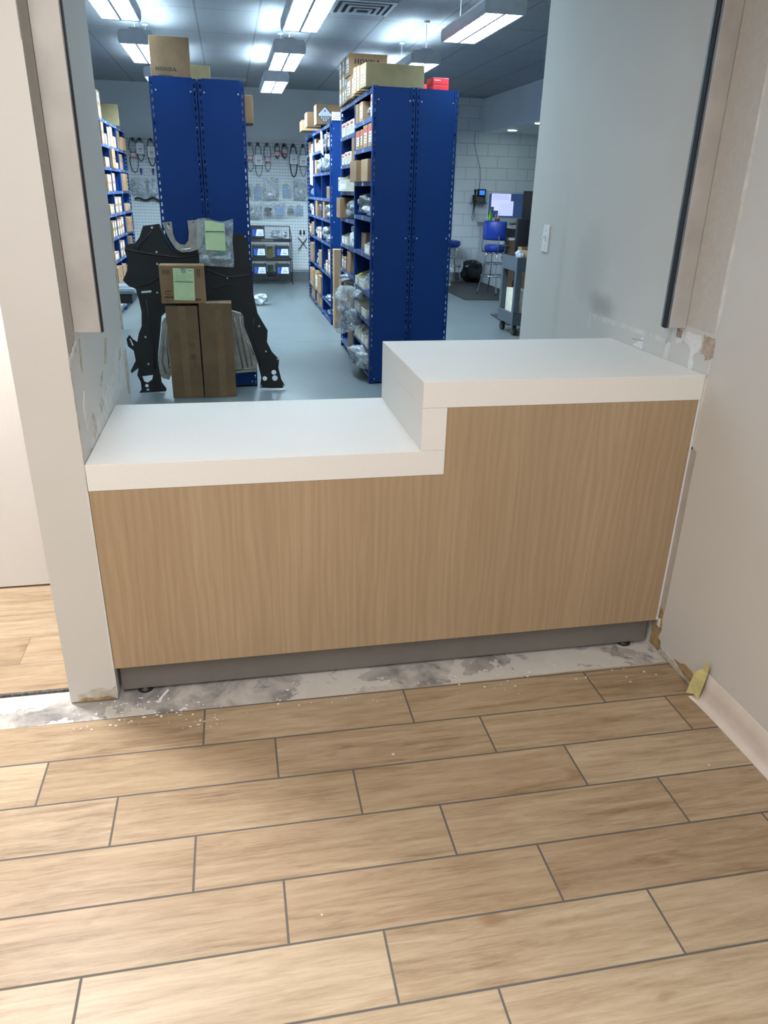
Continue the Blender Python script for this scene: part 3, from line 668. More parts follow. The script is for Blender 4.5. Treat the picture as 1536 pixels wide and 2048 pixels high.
# ------------------------------------------------------------------ cartons, bins, bags
ORD = ['first', 'second', 'third', 'fourth', 'fifth', 'sixth', 'seventh', 'eighth', 'ninth', 'tenth', 'eleventh', 'twelfth']
def carton(label, x, y, z, sx, sy_, sz, rot=0.0, m=None, faces='x-', lab=None, tape=True, group=None, name='cardboard_box', red=False):
    """closed carton, base centre at (x, y, z); lab = side that carries a white sticker"""
    bm = NB(); B(bm, -sx/2, -sy_/2, 0, sx/2, sy_/2, sz, 0, min(0.003, sz*0.05))
    o = tag(O(name, bm, m or m_card, None, (x, y, z+0.0005), rot), label, 'box', group)
    if tape:
        bm = NB(); B(bm, -sx/2-0.0006, -0.02, sz-0.03, sx/2+0.0006, 0.02, sz+0.0006); O('tape', bm, m_tapec, o)
    if lab:
        bm = NB(); e = 0.0008
        def q(a0, b0, a1, b1, mi, e_):
            if lab == 'x-': B(bm, -sx/2-e_, a0*sy_, b0*sz, -sx/2+0.0003, a1*sy_, b1*sz, mi)
            elif lab == 'x+': B(bm, sx/2-0.0003, a0*sy_, b0*sz, sx/2+e_, a1*sy_, b1*sz, mi)
            else: B(bm, a0*sx, -sy_/2-e_, b0*sz, a1*sx, -sy_/2+0.0003, b1*sz, mi)
        q(-0.36, 0.20, 0.22, 0.80, 0, e)
        if red: q(-0.36, 0.66, 0.30, 0.86, 2, e*1.5)
        for k in range(3): q(-0.28, 0.26+0.13*k, 0.12+0.05*k, 0.30+0.13*k, 1, e*1.5)
        O('sticker', bm, [m_white, m_ink, m_redink], o)
    return o
def bin_(label, x, y, z, sx, sy_, sz, face='x-', fill=None, group=None):
    """open-fronted corrugated parts bin, low lip towards the aisle"""
    bm = NB(); t_ = 0.004; s = -1 if face == 'x-' else 1
    B(bm, -sx/2, -sy_/2, 0, sx/2, sy_/2, t_); 
    xf = s*sx/2; q = sorted((xf, xf-s*t_)); B(bm, q[0], -sy_/2, t_, q[1], sy_/2, sz*0.6)
    q = sorted((-xf, -xf+s*t_)); B(bm, q[0], -sy_/2, t_, q[1], sy_/2, sz)
    for ys_ in (-sy_/2, sy_/2-t_):
        poly_plate(bm, [(xf-s*t_, t_), (-xf+s*t_, t_), (-xf+s*t_, sz), (xf*0.1, sz), (xf-s*t_, sz*0.6)], [], lambda a, b, d: (a, ys_+d, b), t_)
    o = tag(O('parts_bin', bm, m_bin, None, (x, y, z+0.0005)), label, 'bin', group)
    bm = NB(); q = sorted((xf+s*0.0008, xf-s*0.0002)); B(bm, q[0], -sy_*0.38, sz*0.12, q[1], sy_*0.38, sz*0.40); O('bin_label', bm, m_white, o)
    if fill:
        bm = NB(); r = bmesh.ops.create_icosphere(bm, subdivisions=3, radius=0.5)
        for v in bm.verts:
            v.co = Vector((v.co.x*(sx-0.03), v.co.y*(sy_-0.02), v.co.z*sz*0.9))*(1+0.25*noise.noise(v.co*6+Vector((x, y, z)))); v.co.z = max(v.co.z+sz*0.55, 0.006)
        O('packed_parts', bm, fill, o)
    return o
def bag(label, x, y, z, sx, sy_, sz, m, seed=0, group=None, rough=0.45, rot=0, sub=4, inner=None):
    bm = NB(); bmesh.ops.create_icosphere(bm, subdivisions=sub, radius=0.5); sd = Vector((seed*3.1, seed*1.7, seed*0.9))
    for v in bm.verts:
        c = v.co.copy(); n1 = noise.noise(c*3.0+sd); n2 = abs(noise.noise(c*7.0+sd*2)); n3 = noise.noise(c*16+sd)
        k = 1+rough*n1-rough*0.7*n2+rough*0.22*n3
        px_ = max(-1, min(1, c.x*2*1.25)); py_ = max(-1, min(1, c.y*2*1.25)); pz = max(-1, min(1, c.z*2*1.15))
        k *= 0.92; lim = lambda q, L_: max(-L_/2, min(L_/2, q))
        v.co = Vector((lim(px_*sx/2*k, sx), lim(py_*sy_/2*k, sy_), lim(pz*sz/2*k, sz)+sz/2))
    o = tag(O('plastic_bag', bm, m, None, (x, y, z+0.001), rot, smooth=True), label, 'bag', group)
    if inner:
        bm = NB(); bmesh.ops.create_icosphere(bm, subdivisions=3, radius=0.5)
        for v in bm.verts: v.co = Vector((v.co.x*sx*0.6, v.co.y*sy_*0.6, v.co.z*sz*0.5+sz*0.32))*(1+0.3*noise.noise(v.co*5+sd))
        O('contents', bm, inner, o, smooth=True)
    return o

# spec rows: kind, ya, yb (distance into the bay), height, depth, push-out, extra
UG = {'C': 'cartons', 'c': 'cartons', 'T': 'cartons', 'O': 'cartons', 'r': 'cartons', 'W': 'cartons', 'D': 'cartons', 'b': 'parts bins', 'B': 'parts bins', 'Y': 'parts bins', 'S': 'plastic bags', 'M': 'plastic bags', 'P': 'plastic bags'}
def fill_unit(unit, xo, side, y0, bw, bay_names, levels, spec, left_is_far):
    """side = +1 when shelves extend to +x from the open face"""
    for (bi, li), items in spec.items():
        z = levels[bi][li]; n = len(items)
        order = sorted(range(n), key=lambda k: (-items[k][1] if left_is_far else items[k][1]))
        rank = {k: r for r, k in enumerate(order)}
        cntr = {}
        for k in order:
            it = items[k]; kind, ya, yb, h = it[:4]; dep = it[4] if len(it) > 4 else 0.26; out = it[5] if len(it) > 5 else 0.0; ex = it[6] if len(it) > 6 else None
            fam = {'C': 'brown carton', 'c': 'white-labelled carton', 'T': 'tan carton', 'O': 'open brown carton', 'r': 'red-labelled carton', 'W': 'small white carton', 'b': 'off-white parts bin',
                   'B': 'filled parts bin', 'S': 'silvery plastic bag', 'M': 'milky plastic bag', 'P': 'clear plastic bag', 'J': 'white bottle', 'Y': 'yellow-topped bin', 'D': 'dark carton'}[kind]
            lvl = li+1 if levels[bi][0] == z or True else li
            where = f'on {ORD[li]} level, {bay_names[bi]} bay, {unit}'
            cntr[fam] = cntr.get(fam, 0)+1
            same = sum(1 for q in items if q[0] == kind)
            stackn = ex if isinstance(ex, int) else 1
            yc = y0+bi*bw+(ya+yb)/2; sy_ = (yb-ya)-0.008
            xc = xo+side*(dep/2+0.004-out); lf = 'x-' if side > 0 else 'x+'
            for s_ in range(stackn):
                pre = '' if same == 1 else ORD[cntr[fam]-1]+' '
                if stackn == 1: tail = f'from left ' if same > 1 else ''
                else: tail = (f'from left ' if same > 1 else '')+(f'{["bottom", "upper", "top"][s_]} of stack ')
                lab_ = f'{pre}{fam} {tail}{where}'
                wds = lab_.split()
                if len(wds) > 16: lab_ = ' '.join(wds[:]).replace('on ', '', 1)
                zz = z+s_*h; n0 = len(LAB); gname = f'{UG.get(kind)} on the {unit}' if kind in UG else None
                if kind == 'C': carton(lab_, xc, yc, zz, dep, sy_, h-0.002, m=m_card)
                elif kind == 'T': carton(lab_, xc, yc, zz, dep, sy_, h-0.002, m=m_card2)
                elif kind == 'D': carton(lab_, xc, yc, zz, dep, sy_, h-0.002, m=m_carddark)
                elif kind == 'c': carton(lab_, xc, yc, zz, dep, sy_, h-0.002, m=m_card2, lab=lf)
                elif kind == 'r': carton(lab_, xc, yc, zz, dep, sy_, h-0.002, m=m_card, lab=lf, red=True)
                elif kind == 'W': carton(lab_, xc, yc, zz, dep, sy_, h-0.002, m=m_bin, lab=lf, tape=False, red=True)
                elif kind == 'O': bin_open(lab_, xc, yc, zz, dep, sy_, h)
                elif kind == 'b': bin_(lab_, xc, yc, zz, dep, sy_, h, lf)
                elif kind == 'B': bin_(lab_, xc, yc, zz, dep, sy_, h, lf, fill=m_milky)
                elif kind == 'Y': bin_(lab_, xc, yc, zz, dep, sy_, h, lf, fill=plain('yellow_green_parts', (176, 180, 70), 0.6))
                elif kind == 'J':
                    bm = NB(); r = sy_/2; lathe(bm, [(r*0.9, 0), (r, h*0.05), (r, h*0.6), (r*0.75, h*0.68), (r*0.55, h*0.74), (r*0.8, h*0.78), (r*0.8, h*0.95), (r*0.6, h)], (0, 0, 0), 16)
                    tag(O('bottle', bm, m_white, None, (xc, yc, zz+0.0005)), lab_, 'bottle')
                else:
                    m = {'S': m_silver, 'M': m_milky, 'P': m_clear}[kind]
                    bag(lab_, xc, yc, zz, dep, sy_, h, m, seed=bi*7+li*3+k, inner=m_steel if kind == 'P' else (m_black if (li+k) % 2 else None))
                if gname: LAST[0]['group'] = gname; LAB[lab_] = gname
def bin_open(label, x, y, z, sx, sy_, h):
    bm = NB(); t_ = 0.004
    B(bm, -sx/2, -sy_/2, 0, sx/2, sy_/2, t_); B(bm, -sx/2, -sy_/2, t_, -sx/2+t_, sy_/2, h); B(bm, sx/2-t_, -sy_/2, t_, sx/2, sy_/2, h)
    B(bm, -sx/2+t_, -sy_/2, t_, sx/2-t_, -sy_/2+t_, h); B(bm, -sx/2+t_, sy_/2-t_, t_, sx/2-t_, sy_/2, h)
    return tag(O('cardboard_box', bm, m_card, None, (x, y, z+0.0005)), label, 'box')
bay = ['near', 'far']
specA = {
 (0, 1): [('C', .72, .88, .15, .28), ('c', .48, .66, .15, .30), ('P', .16, .42, .10, .2), ('W', .01, .10, .16, .2)],
 (0, 2): [('r', .64, .86, .15, .26), ('r', .48, .60, .15, .26), ('r', .24, .45, .17, .28), ('r', .02, .21, .17, .26)],
 (0, 3): [('C', .50, .86, .17, .34, .05), ('T', .04, .36, .17, .34, .03)],
 (0, 4): [('S', .30, .84, .20, .30, .01), ('M', .04, .28, .06, .2)],
 (0, 5): [('C', .55, .80, .15, .24, -.05), ('B', .06, .32, .13, .30)],
 (0, 6): [('Y', .70, .84, .12, .30), ('B', .30, .62, .12, .32), ('P', .04, .28, .18, .26)],
 (0, 7): [('b', .74, .87, .12, .30), ('b', .56, .70, .12, .30), ('b', .20, .46, .12, .32), ('M', .02, .17, .05, .25)],
 (0, 8): [('B', .62, .78, .12, .30, .01), ('B', .44, .59, .12, .30, .01), ('B', .24, .40, .12, .30, .01), ('B', .04, .20, .12, .30, .01)],
 (0, 9): [('M', .10, .62, .20, .36, .12), ('S', .02, .30, .15, .3, .05)],
 (1, 1): [('W', .56, .84, .12, .24), ('W', .32, .52, .12, .22), ('W', .08, .28, .12, .22)],
 (1, 2): [('W', .66, .84, .10, .2), ('W', .46, .62, .11, .2), ('W', .24, .42, .11, .2), ('C', .02, .18, .11, .24, 0, 2)],
 (1, 3): [('W', .76, .88, .13, .2, .03), ('b', .20, .72, .17, .32, .04)],
 (1, 4): [('C', .60, .88, .19, .28, .05), ('S', .06, .56, .18, .28, .02)],
 (1, 5): [('b', .66, .84, .12, .3), ('b', .44, .62, .12, .3), ('J', .22, .34, .19, .12), ('M', .02, .18, .10, .2)],
 (1, 6): [('c', .70, .84, .12, .24), ('c', .54, .67, .12, .24), ('C', .22, .46, .20, .30)],
 (1, 7): [('O', .66, .88, .20, .34, .03), ('C', .36, .62, .20, .32, .01), ('C', .03, .32, .20, .32)],
 (1, 8): [('D', .05, .40, .22, .30)],
}
fill_unit('near right shelving', 1.61, 1, 4.308, 0.91, bay, [A_near, A_far], specA, True)
# big bags spilling off the near right shelving
bag('large clear plastic bag hanging off the lower shelves of near right shelving', 1.58, 5.20, 0.30, 0.30, 0.42, 0.44, m_clear, 51, rough=0.7)
bag('clear plastic bag draped over cartons on far bay, near right shelving', 1.68, 5.62, 0.715, 0.26, 0.5, 0.10, m_milky, 52, rough=0.6)
bag('clear plastic bag slouching over parts bins, near bay of near right shelving', 1.68, 4.85, 0.66, 0.26, 0.26, 0.10, m_clear, 53, rough=0.6)
bag('crumpled clear bag poking out low on the right side of near shelving', 2.36, 4.75, 0.08, 0.16, 0.3, 0.22, m_clear, 54, rough=0.7)
bag('crumpled clear bag poking out mid-height behind near right shelving edge', 2.36, 4.75, 0.80, 0.14, 0.3, 0.20, m_clear, 55, rough=0.7)
# on top of near right shelving
ro = math.atan(SK)
carton('long olive cardboard box lying across the top of near right shelving', 1.80, 4.50, HS, 0.48, 0.20, 0.165, ro, m_olive, lab='x-')
carton('tall narrow carton next behind the long olive box, near right shelving top', 1.72, 4.73, HS, 0.32, 0.10, 0.18, 0.05, m_card2, lab='x-')
carton('second tall narrow carton behind the long olive box, near right shelving top', 1.71, 4.90, HS, 0.30, 0.13, 0.19, 0.03, m_card2, lab='x-')
hb = carton('brown carton with black lettering highest on near right shelving top', 1.74, 5.40, HS+0.18, 0.34, 0.26, 0.17, 0.0, m_card, lab='x-')
slab_honda(0.036, hb, (-0.125, -0.1305, 0.090))
for i, yc in enumerate((5.54+0.06, 5.76, 5.95)):
    for j in range(3):
        if j == 2 and i == 0: pass
        if i == 0 and j == 1 and False: pass
        carton(f'white-labelled carton, {["bottom", "middle", "top"][j]} of {["first", "second", "third"][i]} stack behind lettered carton, near right shelving top', 1.72+0.0, yc+0.02, HS+j*0.125, 0.26, 0.15, 0.123, 0, m_card2, lab='x-')
carton('plain carton under the black-lettered carton on near right shelving top', 1.73, 5.39, HS, 0.30, 0.28, 0.178, 0, m_card2, lab='x-')
carton('white-labelled carton fifth back on near right shelving top', 1.72, 5.12, HS, 0.28, 0.16, 0.17, 0, m_card2, lab='x-')
for j in range(2):
    rb = carton(f'red carton, {["lower", "upper"][j]} of the front pair on top of near right shelving', 2.205, 4.60, HS+j*0.052, 0.135, 0.16, 0.050, ro, m_red, tape=False)
    if j: slab_honda(0.008, rb, (-0.056, -0.0803, 0.028), m_white, 0.0005)
rb2 = carton('red carton farther back on top of near right shelving', 2.17, 4.95, HS, 0.14, 0.2, 0.09, ro, m_red, tape=False)
carton('small tan carton behind the red cartons on near right shelving', 2.07, 5.15, HS, 0.16, 0.2, 0.13, 0, m_card2)

# on and in the shelving behind the shield
hb = carton('big upright brown carton with black lettering on the shelving behind the shield', 0.088, 4.50, 2.33, 0.285, 0.27, 0.265, math.atan(0.08), m_carddark, tape=False)
slab_honda(0.0235, hb, (-0.112, -0.1355, 0.043))
lettering('GENUINE PARTS', 0.014, hb, (-0.09, -0.1365, 0.008), bold=0.0001)
carton('small olive carton beside the big lettered carton on shelving top', 0.295, 4.9, 2.33, 0.16, 0.2, 0.145, 0, m_olive, tape=False)
carton('brown carton jutting from the right side of the shelving behind the shield', 0.545, 4.55, 2.052, 0.29, 0.30, 0.19, 0, m_card, lab='x+')

# farther right unit
be = ['near', 'middle', 'far']
specE = {}
rnd = random.Random(11)
specE[(0, 1)] = [('S', .30, .86, .17, .3, .02), ('W', .06, .26, .12)]
specE[(0, 2)] = [('S', .06, .46, .24, .32, .03), ('S', .48, .88, .20, .3, .02)]
specE[(0, 3)] = [('D', .10, .40, .14)]
specE[(0, 4)] = [('S', .08, .60, .20, .3, .02), ('C', .64, .84, .20)]
specE[(0, 5)] = [('M', .06, .5, .10, .3, .02), ('S', .52, .86, .18, .3, .02)]
specE[(0, 6)] = [('c', .08, .30, .15, .26, 0, 2), ('c', .34, .56, .15), ('S', .60, .84, .10)]
specE[(0, 7)] = [('M', .10, .60, .09, .3, .02)]
specE[(0, 8)] = [('S', .1, .5, .1)]
specE[(1, 1)] = [('C', .6, .82, .16), ('W', .34, .56, .10), ('W', .08, .3, .12)]
specE[(1, 2)] = [('S', .05, .55, .20, .3, .02), ('C', .6, .82, .17)]
specE[(1, 4)] = [('S', .08, .5, .16), ('C', .55, .8, .2)]
specE[(1, 5)] = [('c', .06, .3, .12), ('c', .34, .58, .12), ('S', .6, .86, .14)]
specE[(1, 6)] = [('C', .1, .45, .22), ('S', .5, .85, .18)]
specE[(1, 7)] = [('C', .05, .40, .24, .3, .02), ('c', .45, .80, .26, .3, .02)]
specE[(1, 8)] = [('C', .1, .4, .14), ('C', .45, .8, .14)]
specE[(2, 1)] = [('W', .1, .35, .12), ('C', .4, .7, .16)]
specE[(2, 2)] = [('C', .1, .3, .18), ('S', .4, .8, .2)]
specE[(2, 3)] = [('M', .1, .6, .12)]
specE[(2, 4)] = [('W', .1, .4, .1), ('S', .5, .8, .16)]
specE[(2, 5)] = [('C', .1, .4, .18), ('c', .45, .75, .14)]
specE[(2, 6)] = [('C', .1, .5, .26, .3, .02)]
specE[(2, 7)] = [('T', .1, .6, .24, .3, .02)]
specE[(2, 8)] = [('C', .1, .6, .15)]
fill_unit('farther right shelving', 1.67, 1, 7.44, 0.93, be, [E_lv]*3, specE, True)
# hanging paper sheets on the farther unit
for i, (y0_, w_) in enumerate(((7.62, .10), (8.0, .12), (9.45, .3))):
    bm = NB(); pts = [(y0_, 2.24), (y0_+w_, 2.26), (y0_+w_*1.3, 2.02), (y0_+0.02, 1.98)]
    if i == 2: pts = [(y0_, 2.06), (y0_+w_, 2.06), (y0_+w_, 1.66), (y0_, 1.64)]
    poly_plate(bm, pts, [], lambda a, b, d: (1.655+0.02*math.sin(a*40)-d, a, b), 0.001)
    tag(O('hanging_paper', bm, m_white), f'white hanging paper strip, {["nearest", "middle", "farthest"][i]} of three on farther right shelving', 'paper')
t = thing('paper_sign', 'white handwritten paper sign on end of farther right shelving', 'sign', (1.765, 7.425, 2.33))
O('sheet', box1(-0.075, -0.001, 0, 0.085, 0.001, 0.085), m_white, t)
bm = NB()
for k in range(3): B(bm, -0.06+0.01*k, -0.002, 0.018+0.022*k, 0.06-0.015*k, -0.001, 0.022+0.022*k)
O('handwriting', bm, m_ink, t)
db = carton('brown carton with black diamond hazard marking on farther right shelving top', 1.765, 8.35, HS, 0.33, 0.30, 0.22, 0, m_card, lab=None)
bm = NB(); cxd, czd, r = -0.06, 0.105, 0.098
poly_plate(bm, [(cxd, czd-r), (cxd+r, czd), (cxd, czd+r), (cxd-r, czd)], [], lambda a, b, d: (a, -0.1505-d, b), 0.0006, 1)
r = 0.088; poly_plate(bm, [(cxd, czd-r), (cxd+r, czd), (cxd, czd+r), (cxd-r, czd)], [], lambda a, b, d: (a, -0.1512-d, b), 0.0006, 0)
for k in range(5):
    xx = cxd-0.05+0.025*k; B(bm, xx-0.006, -0.1526, czd-max(0.01, (0.082-abs(xx-cxd))), xx+0.006, -0.1518, czd-0.012, 1)
B(bm, cxd-0.008, -0.1526, czd+0.035, cxd+0.008, -0.1518, czd+0.05, 1)
O('hazard_diamond', bm, [m_white, m_ink], db)
carton('brown carton behind the diamond-marked carton on farther right shelving', 1.68, 8.85, HS, 0.30, 0.3, 0.17, 0, m_card)
carton('farthest brown carton on top of farther right shelving', 1.66, 9.6, HS, 0.26, 0.4, 0.13, 0, m_card)
bm = NB(); B(bm, 1.685, 7.22, 0.0005, 1.80, 7.36, 0.93, 0, 0.003)
tag(O('cardboard_box', bm, m_card2), 'tall narrow brown carton standing on the floor between right shelving units', 'box')

# left wall unit: small labelled cartons
specG = {}
rnd = random.Random(3)
rows = {
 (0, 0): [('c', .35, .62, .15, .26, 0, 2)],
 (0, 1): [('c', .45, .66, .13, .26, 0, 2), ('c', .70, .88, .13, .26)],
 (1, 1): [('c', .02, .24, .11, .26, .0, 2), ('c', .30, .52, .12, .26, .0, 2), ('c', .58, .82, .14, .26)],
 (2, 1): [('D', .06, .34, .24, .28), ('C', .40, .84, .17, .30, .02)],
 (0, 2): [('c', .5, .85, .12)],
 (1, 2): [('C', .12, .42, .115, .30, .02, 2), ('c', .50, .80, .08)],
 (2, 2): [('C', .10, .42, .10, .28, .0, 2)],
 (0, 3): [('c', .5, .86, .10, .28, 0, 2)],
 (1, 3): [('c', .02, .30, .11, .28, 0, 2)],
 (2, 3): [('C', .06, .5, .115, .32, .03, 2)],
 (1, 4): [('c', .05, .35, .10, .28, 0, 2), ('c', .40, .70, .10, .28, 0, 2)],
 (2, 4): [('T', .05, .45, .10, .3, .02), ('c', .5, .8, .10)],
 (0, 4): [('c', .45, .85, .12)],
 (0, 5): [('c', .50, .66, .10, .28, 0, 2), ('c', .70, .86, .10, .28, 0, 2)],
 (1, 5): [('c', .04, .22, .10, .28, 0, 2), ('c', .26, .44, .10, .28, 0, 2), ('c', .48, .70, .11, .28, 0, 2)],
 (2, 5): [('C', .05, .5, .10, .34, .04, 2)],
 (0, 6): [('c', .4, .8, .1)],
 (1, 6): [('c', .10, .30, .10, .28, 0, 2), ('c', .34, .55, .10, .28, 0, 2)],
 (2, 6): [('D', .05, .35, .22, .26, .03), ('c', .4, .7, .1)],
 (0, 7): [('C', .35, .80, .11, .3, .02, 2)],
 (1, 7): [('C', .05, .40, .10, .3, .01, 2), ('D', .5, .8, .15)],
 (2, 7): [('c', .1, .5, .12), ('D', .55, .8, .18)],
 (0, 8): [('c', .35, .8, .15)],
 (1, 8): [('T', .05, .35, .14, .3, .03), ('C', .42, .8, .14, .3, .03)],
 (2, 8): [('C', .05, .45, .16, .3, .03), ('c', .5, .85, .12, .3, .02)],
}
fill_unit('left wall shelving', -1.0, -1, 7.97, 0.91, be, [G_lv]*3, rows, False)
carton('olive flat-sided carton standing on the left wall shelving top', -1.15, 10.0, HS, 0.36, 0.16, 0.27, 0.05, m_olive, tape=False)

# ------------------------------------------------------------------ black underbody shield and aluminium heat shields
PL = lambda y0_: (lambda a, b, d: (a, y0_+0.05*b-d, b))
body = [(-0.199, 1.302), (-0.074, 1.319), (-0.034, 1.22), (0.013, 1.136), (0.056, 1.115), (0.177, 1.116), (0.222, 1.127), (0.231, 1.255), (0.476, 1.258), (0.565, 1.248), (0.595, 1.173), (0.614, 0.977), (0.617, 0.82), (0.649, 0.638), (0.693, 0.557), (0.726, 0.498), (0.716, 0.404), (0.754, 0.32), (0.812, 0.259), (0.803, 0.186), (0.824, 0.088), (0.853, 0.031), (0.834, 0.013), (0.74, 0.012), (0.638, 0.02), (0.654, 0.104), (0.63, 0.238), (0.578, 0.382), (0.518, 0.593), (0.442, 0.674), (-0.059, 0.676), (-0.12, 0.621), (-0.144, 0.484), (-0.177, 0.311), (-0.169, 0.146), (-0.168, 0.087), (-0.133, 0.03), (-0.141, 0.008), (-0.25, 0.004), (-0.356, 0.002), (-0.335, 0.031), (-0.335, 0.09), (-0.357, 0.15), (-0.34, 0.209), (-0.401, 0.163), (-0.405, 0.187), (-0.357, 0.268), (-0.365, 0.349), (-0.406, 0.385), (-0.412, 0.442), (-0.386, 0.476), (-0.362, 0.441), (-0.33, 0.418), (-0.312, 0.486), (-0.284, 0.543), (-0.273, 0.655), (-0.285, 0.755), (-0.3, 0.832), (-0.352, 0.854), (-0.391, 0.898), (-0.35, 0.973), (-0.34, 1.069), (-0.356, 1.122), (-0.341, 1.164), (-0.27, 1.176), (-0.234, 1.218)]
hl = [[(-0.319, 0.138), (-0.232, 0.148), (-0.241, 0.112), (-0.279, 0.085), (-0.306, 0.095)], circ(-0.289, 0.060, 0.014), circ(-0.284, 0.026, 0.012, rz=0.008), circ(0.684, 0.097, 0.020), circ(0.763, 0.148, 0.021), circ(0.770, 0.099, 0.024),
      [(-0.262, 0.80), (-0.182, 0.806), (-0.182, 0.822), (-0.258, 0.815)], [(-0.388, 0.445), (-0.379, 0.445), (-0.362, 0.390), (-0.372, 0.390)]]
sh = thing('underbody_shield', 'large black plastic car underbody shield leaning on the blue shelving', 'car part', (0.2, 4.17, 0))
bm = NB(); poly_plate(bm, body, hl, PL(4.168), 0.006); rel(sh, O('shield_body', bm, m_shield))
def rib(pts, r=0.006, parent=sh, m=m_shield, name='stiffening_rib', y0_=4.160):
    bm = NB(); T(bm, [(a, y0_+0.05*b, b) for a, b in pts], r, 6); rel(parent, O(name, bm, m, smooth=True))
rib([(-0.34, 1.13), (-0.30, 1.12), (-0.12, 1.09), (0.05, 1.07), (0.20, 1.09)])
rib([(-0.132, 1.27), (-0.20, 1.20), (-0.26, 1.13)], 0.004)
rib([(-0.10, 0.93), (-0.20, 0.87), (-0.30, 0.85)], 0.004)
rib([(0.26, 0.98), (0.42, 0.92), (0.50, 0.93), (0.60, 0.94)], 0.005)
rib([(0.30, 0.83), (0.42, 0.87), (0.52, 0.86)], 0.004)
rib([(0.615, 0.60), (0.60, 0.45), (0.64, 0.30), (0.65, 0.2)], 0.005)
rib([(-0.23, 0.75), (-0.22, 0.55), (-0.20, 0.40), (-0.21, 0.2)], 0.006)
rib([(-0.08, 1.31), (-0.037, 1.21), (0.008, 1.128), (0.055, 1.103), (0.18, 1.103), (0.215, 1.115)], 0.007)
bm = NB()
for k, (a, b) in enumerate([(-0.132, 1.29), (-0.117, 1.023), (-0.137, 0.805), (-0.262, 0.457), (-0.26, 0.239), (0.656, 0.534), (0.703, 0.326), (0.800, 0.259), (0.648, 0.035), (0.841, 0.030), (-0.115, 1.11), (0.42, 0.915)]):
    bm = NB(); r = 0.016 if k in (0, 1) else 0.009
    y_ = 4.162+0.05*b; T(bm, [(a, y_, b), (a, y_-0.006, b)], [r, r*0.8], 12, 0); T(bm, [(a, y_-0.006, b), (a, y_-0.008, b)], r*0.5, 10, 1)
    rel(sh, O('fastener_clip', bm, [m_shield if k in (0, 1, 11) else m_alu, m_bolt]))
bm = NB()
poly_plate(bm, [(0.66, 0.245), (0.735, 0.250), (0.74, 0.205), (0.662, 0.200)], [], PL(4.158), 0.003); rel(sh, O('moulded_plate', bm, m_rubber))
silver = [(-0.054, 1.33), (0.02, 1.336), (0.022, 1.252), (0.037, 1.2), (0.071, 1.170), (0.108, 1.168), (0.136, 1.200), (0.143, 1.254), (0.14, 1.346), (0.272, 1.355), (0.262, 1.255), (0.236, 1.17), (0.2, 1.132), (0.144, 1.116), (0.077, 1.113), (0.035, 1.136), (-0.003, 1.199), (-0.03, 1.262)]
bm = NB(); poly_plate(bm, silver, [circ(-0.002, 1.318, 0.007), circ(0.185, 1.333, 0.006)], PL(4.156), 0.004); rel(sh, O('aluminium_collar', bm, m_alu))
rib([(0.075, 1.133), (0.12, 1.134), (0.150, 1.141)], 0.0045, sh, m_bolt, 'pressed_ridge', 4.150)
rib([(-0.018, 1.31), (-0.006, 1.285), (0.010, 1.282)], 0.0035, sh, m_bolt, 'pressed_ridge', 4.150)
def heat_shield(label, outer, y0_, ridges, holes=[]):
    t = thing('heat_shield', label, 'car part', (sum(p[0] for p in outer)/len(outer), y0_, 0))
    bm = NB(); poly_plate(bm, outer, holes, PL(y0_), 0.003); rel(t, O('pressed_sheet', bm, m_alu))
    for pts, mm in ridges:
        bm = NB(); T(bm, [(a, y0_-0.004+0.05*b, b) for a, b in pts], 0.006, 6); rel(t, O('pressed_rib', bm, mm, smooth=True))
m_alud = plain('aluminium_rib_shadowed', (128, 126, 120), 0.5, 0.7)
heat_shield('ribbed aluminium heat shield right of the standing cartons', [(0.430, 0.672), (0.51, 0.650), (0.531, 0.616), (0.533, 0.535), (0.579, 0.406), (0.63, 0.238), (0.623, 0.202), (0.615, 0.163), (0.43, 0.150)], 4.150,
            [([(0.43, 0.665), (0.51, 0.640)], m_bolt), ([(0.455, 0.62), (0.470, 0.45), (0.505, 0.19)], m_alud), ([(0.500, 0.62), (0.510, 0.45), (0.545, 0.20)], m_alud), ([(0.55, 0.42), (0.570, 0.33), (0.582, 0.21)], m_alud), ([(0.57, 0.40), (0.60, 0.30)], m_alud), ([(0.44, 0.175), (0.61, 0.19)], m_alud)])
heat_shield('ribbed aluminium heat shield left of the standing cartons', [(-0.06, 0.63), (-0.087, 0.62), (-0.119, 0.575), (-0.147, 0.427), (-0.18, 0.276), (-0.174, 0.158), (-0.154, 0.122), (-0.103, 0.109), (-0.085, 0.15), (-0.05, 0.16)], 4.150,
            [([(-0.105, 0.57), (-0.135, 0.35), (-0.148, 0.25), (-0.125, 0.16)], m_alud), ([(-0.085, 0.55), (-0.10, 0.35), (-0.095, 0.20)], m_alud), ([(-0.10, 0.60), (-0.085, 0.618)], m_bolt)], [circ(-0.094, 0.232, 0.011)])

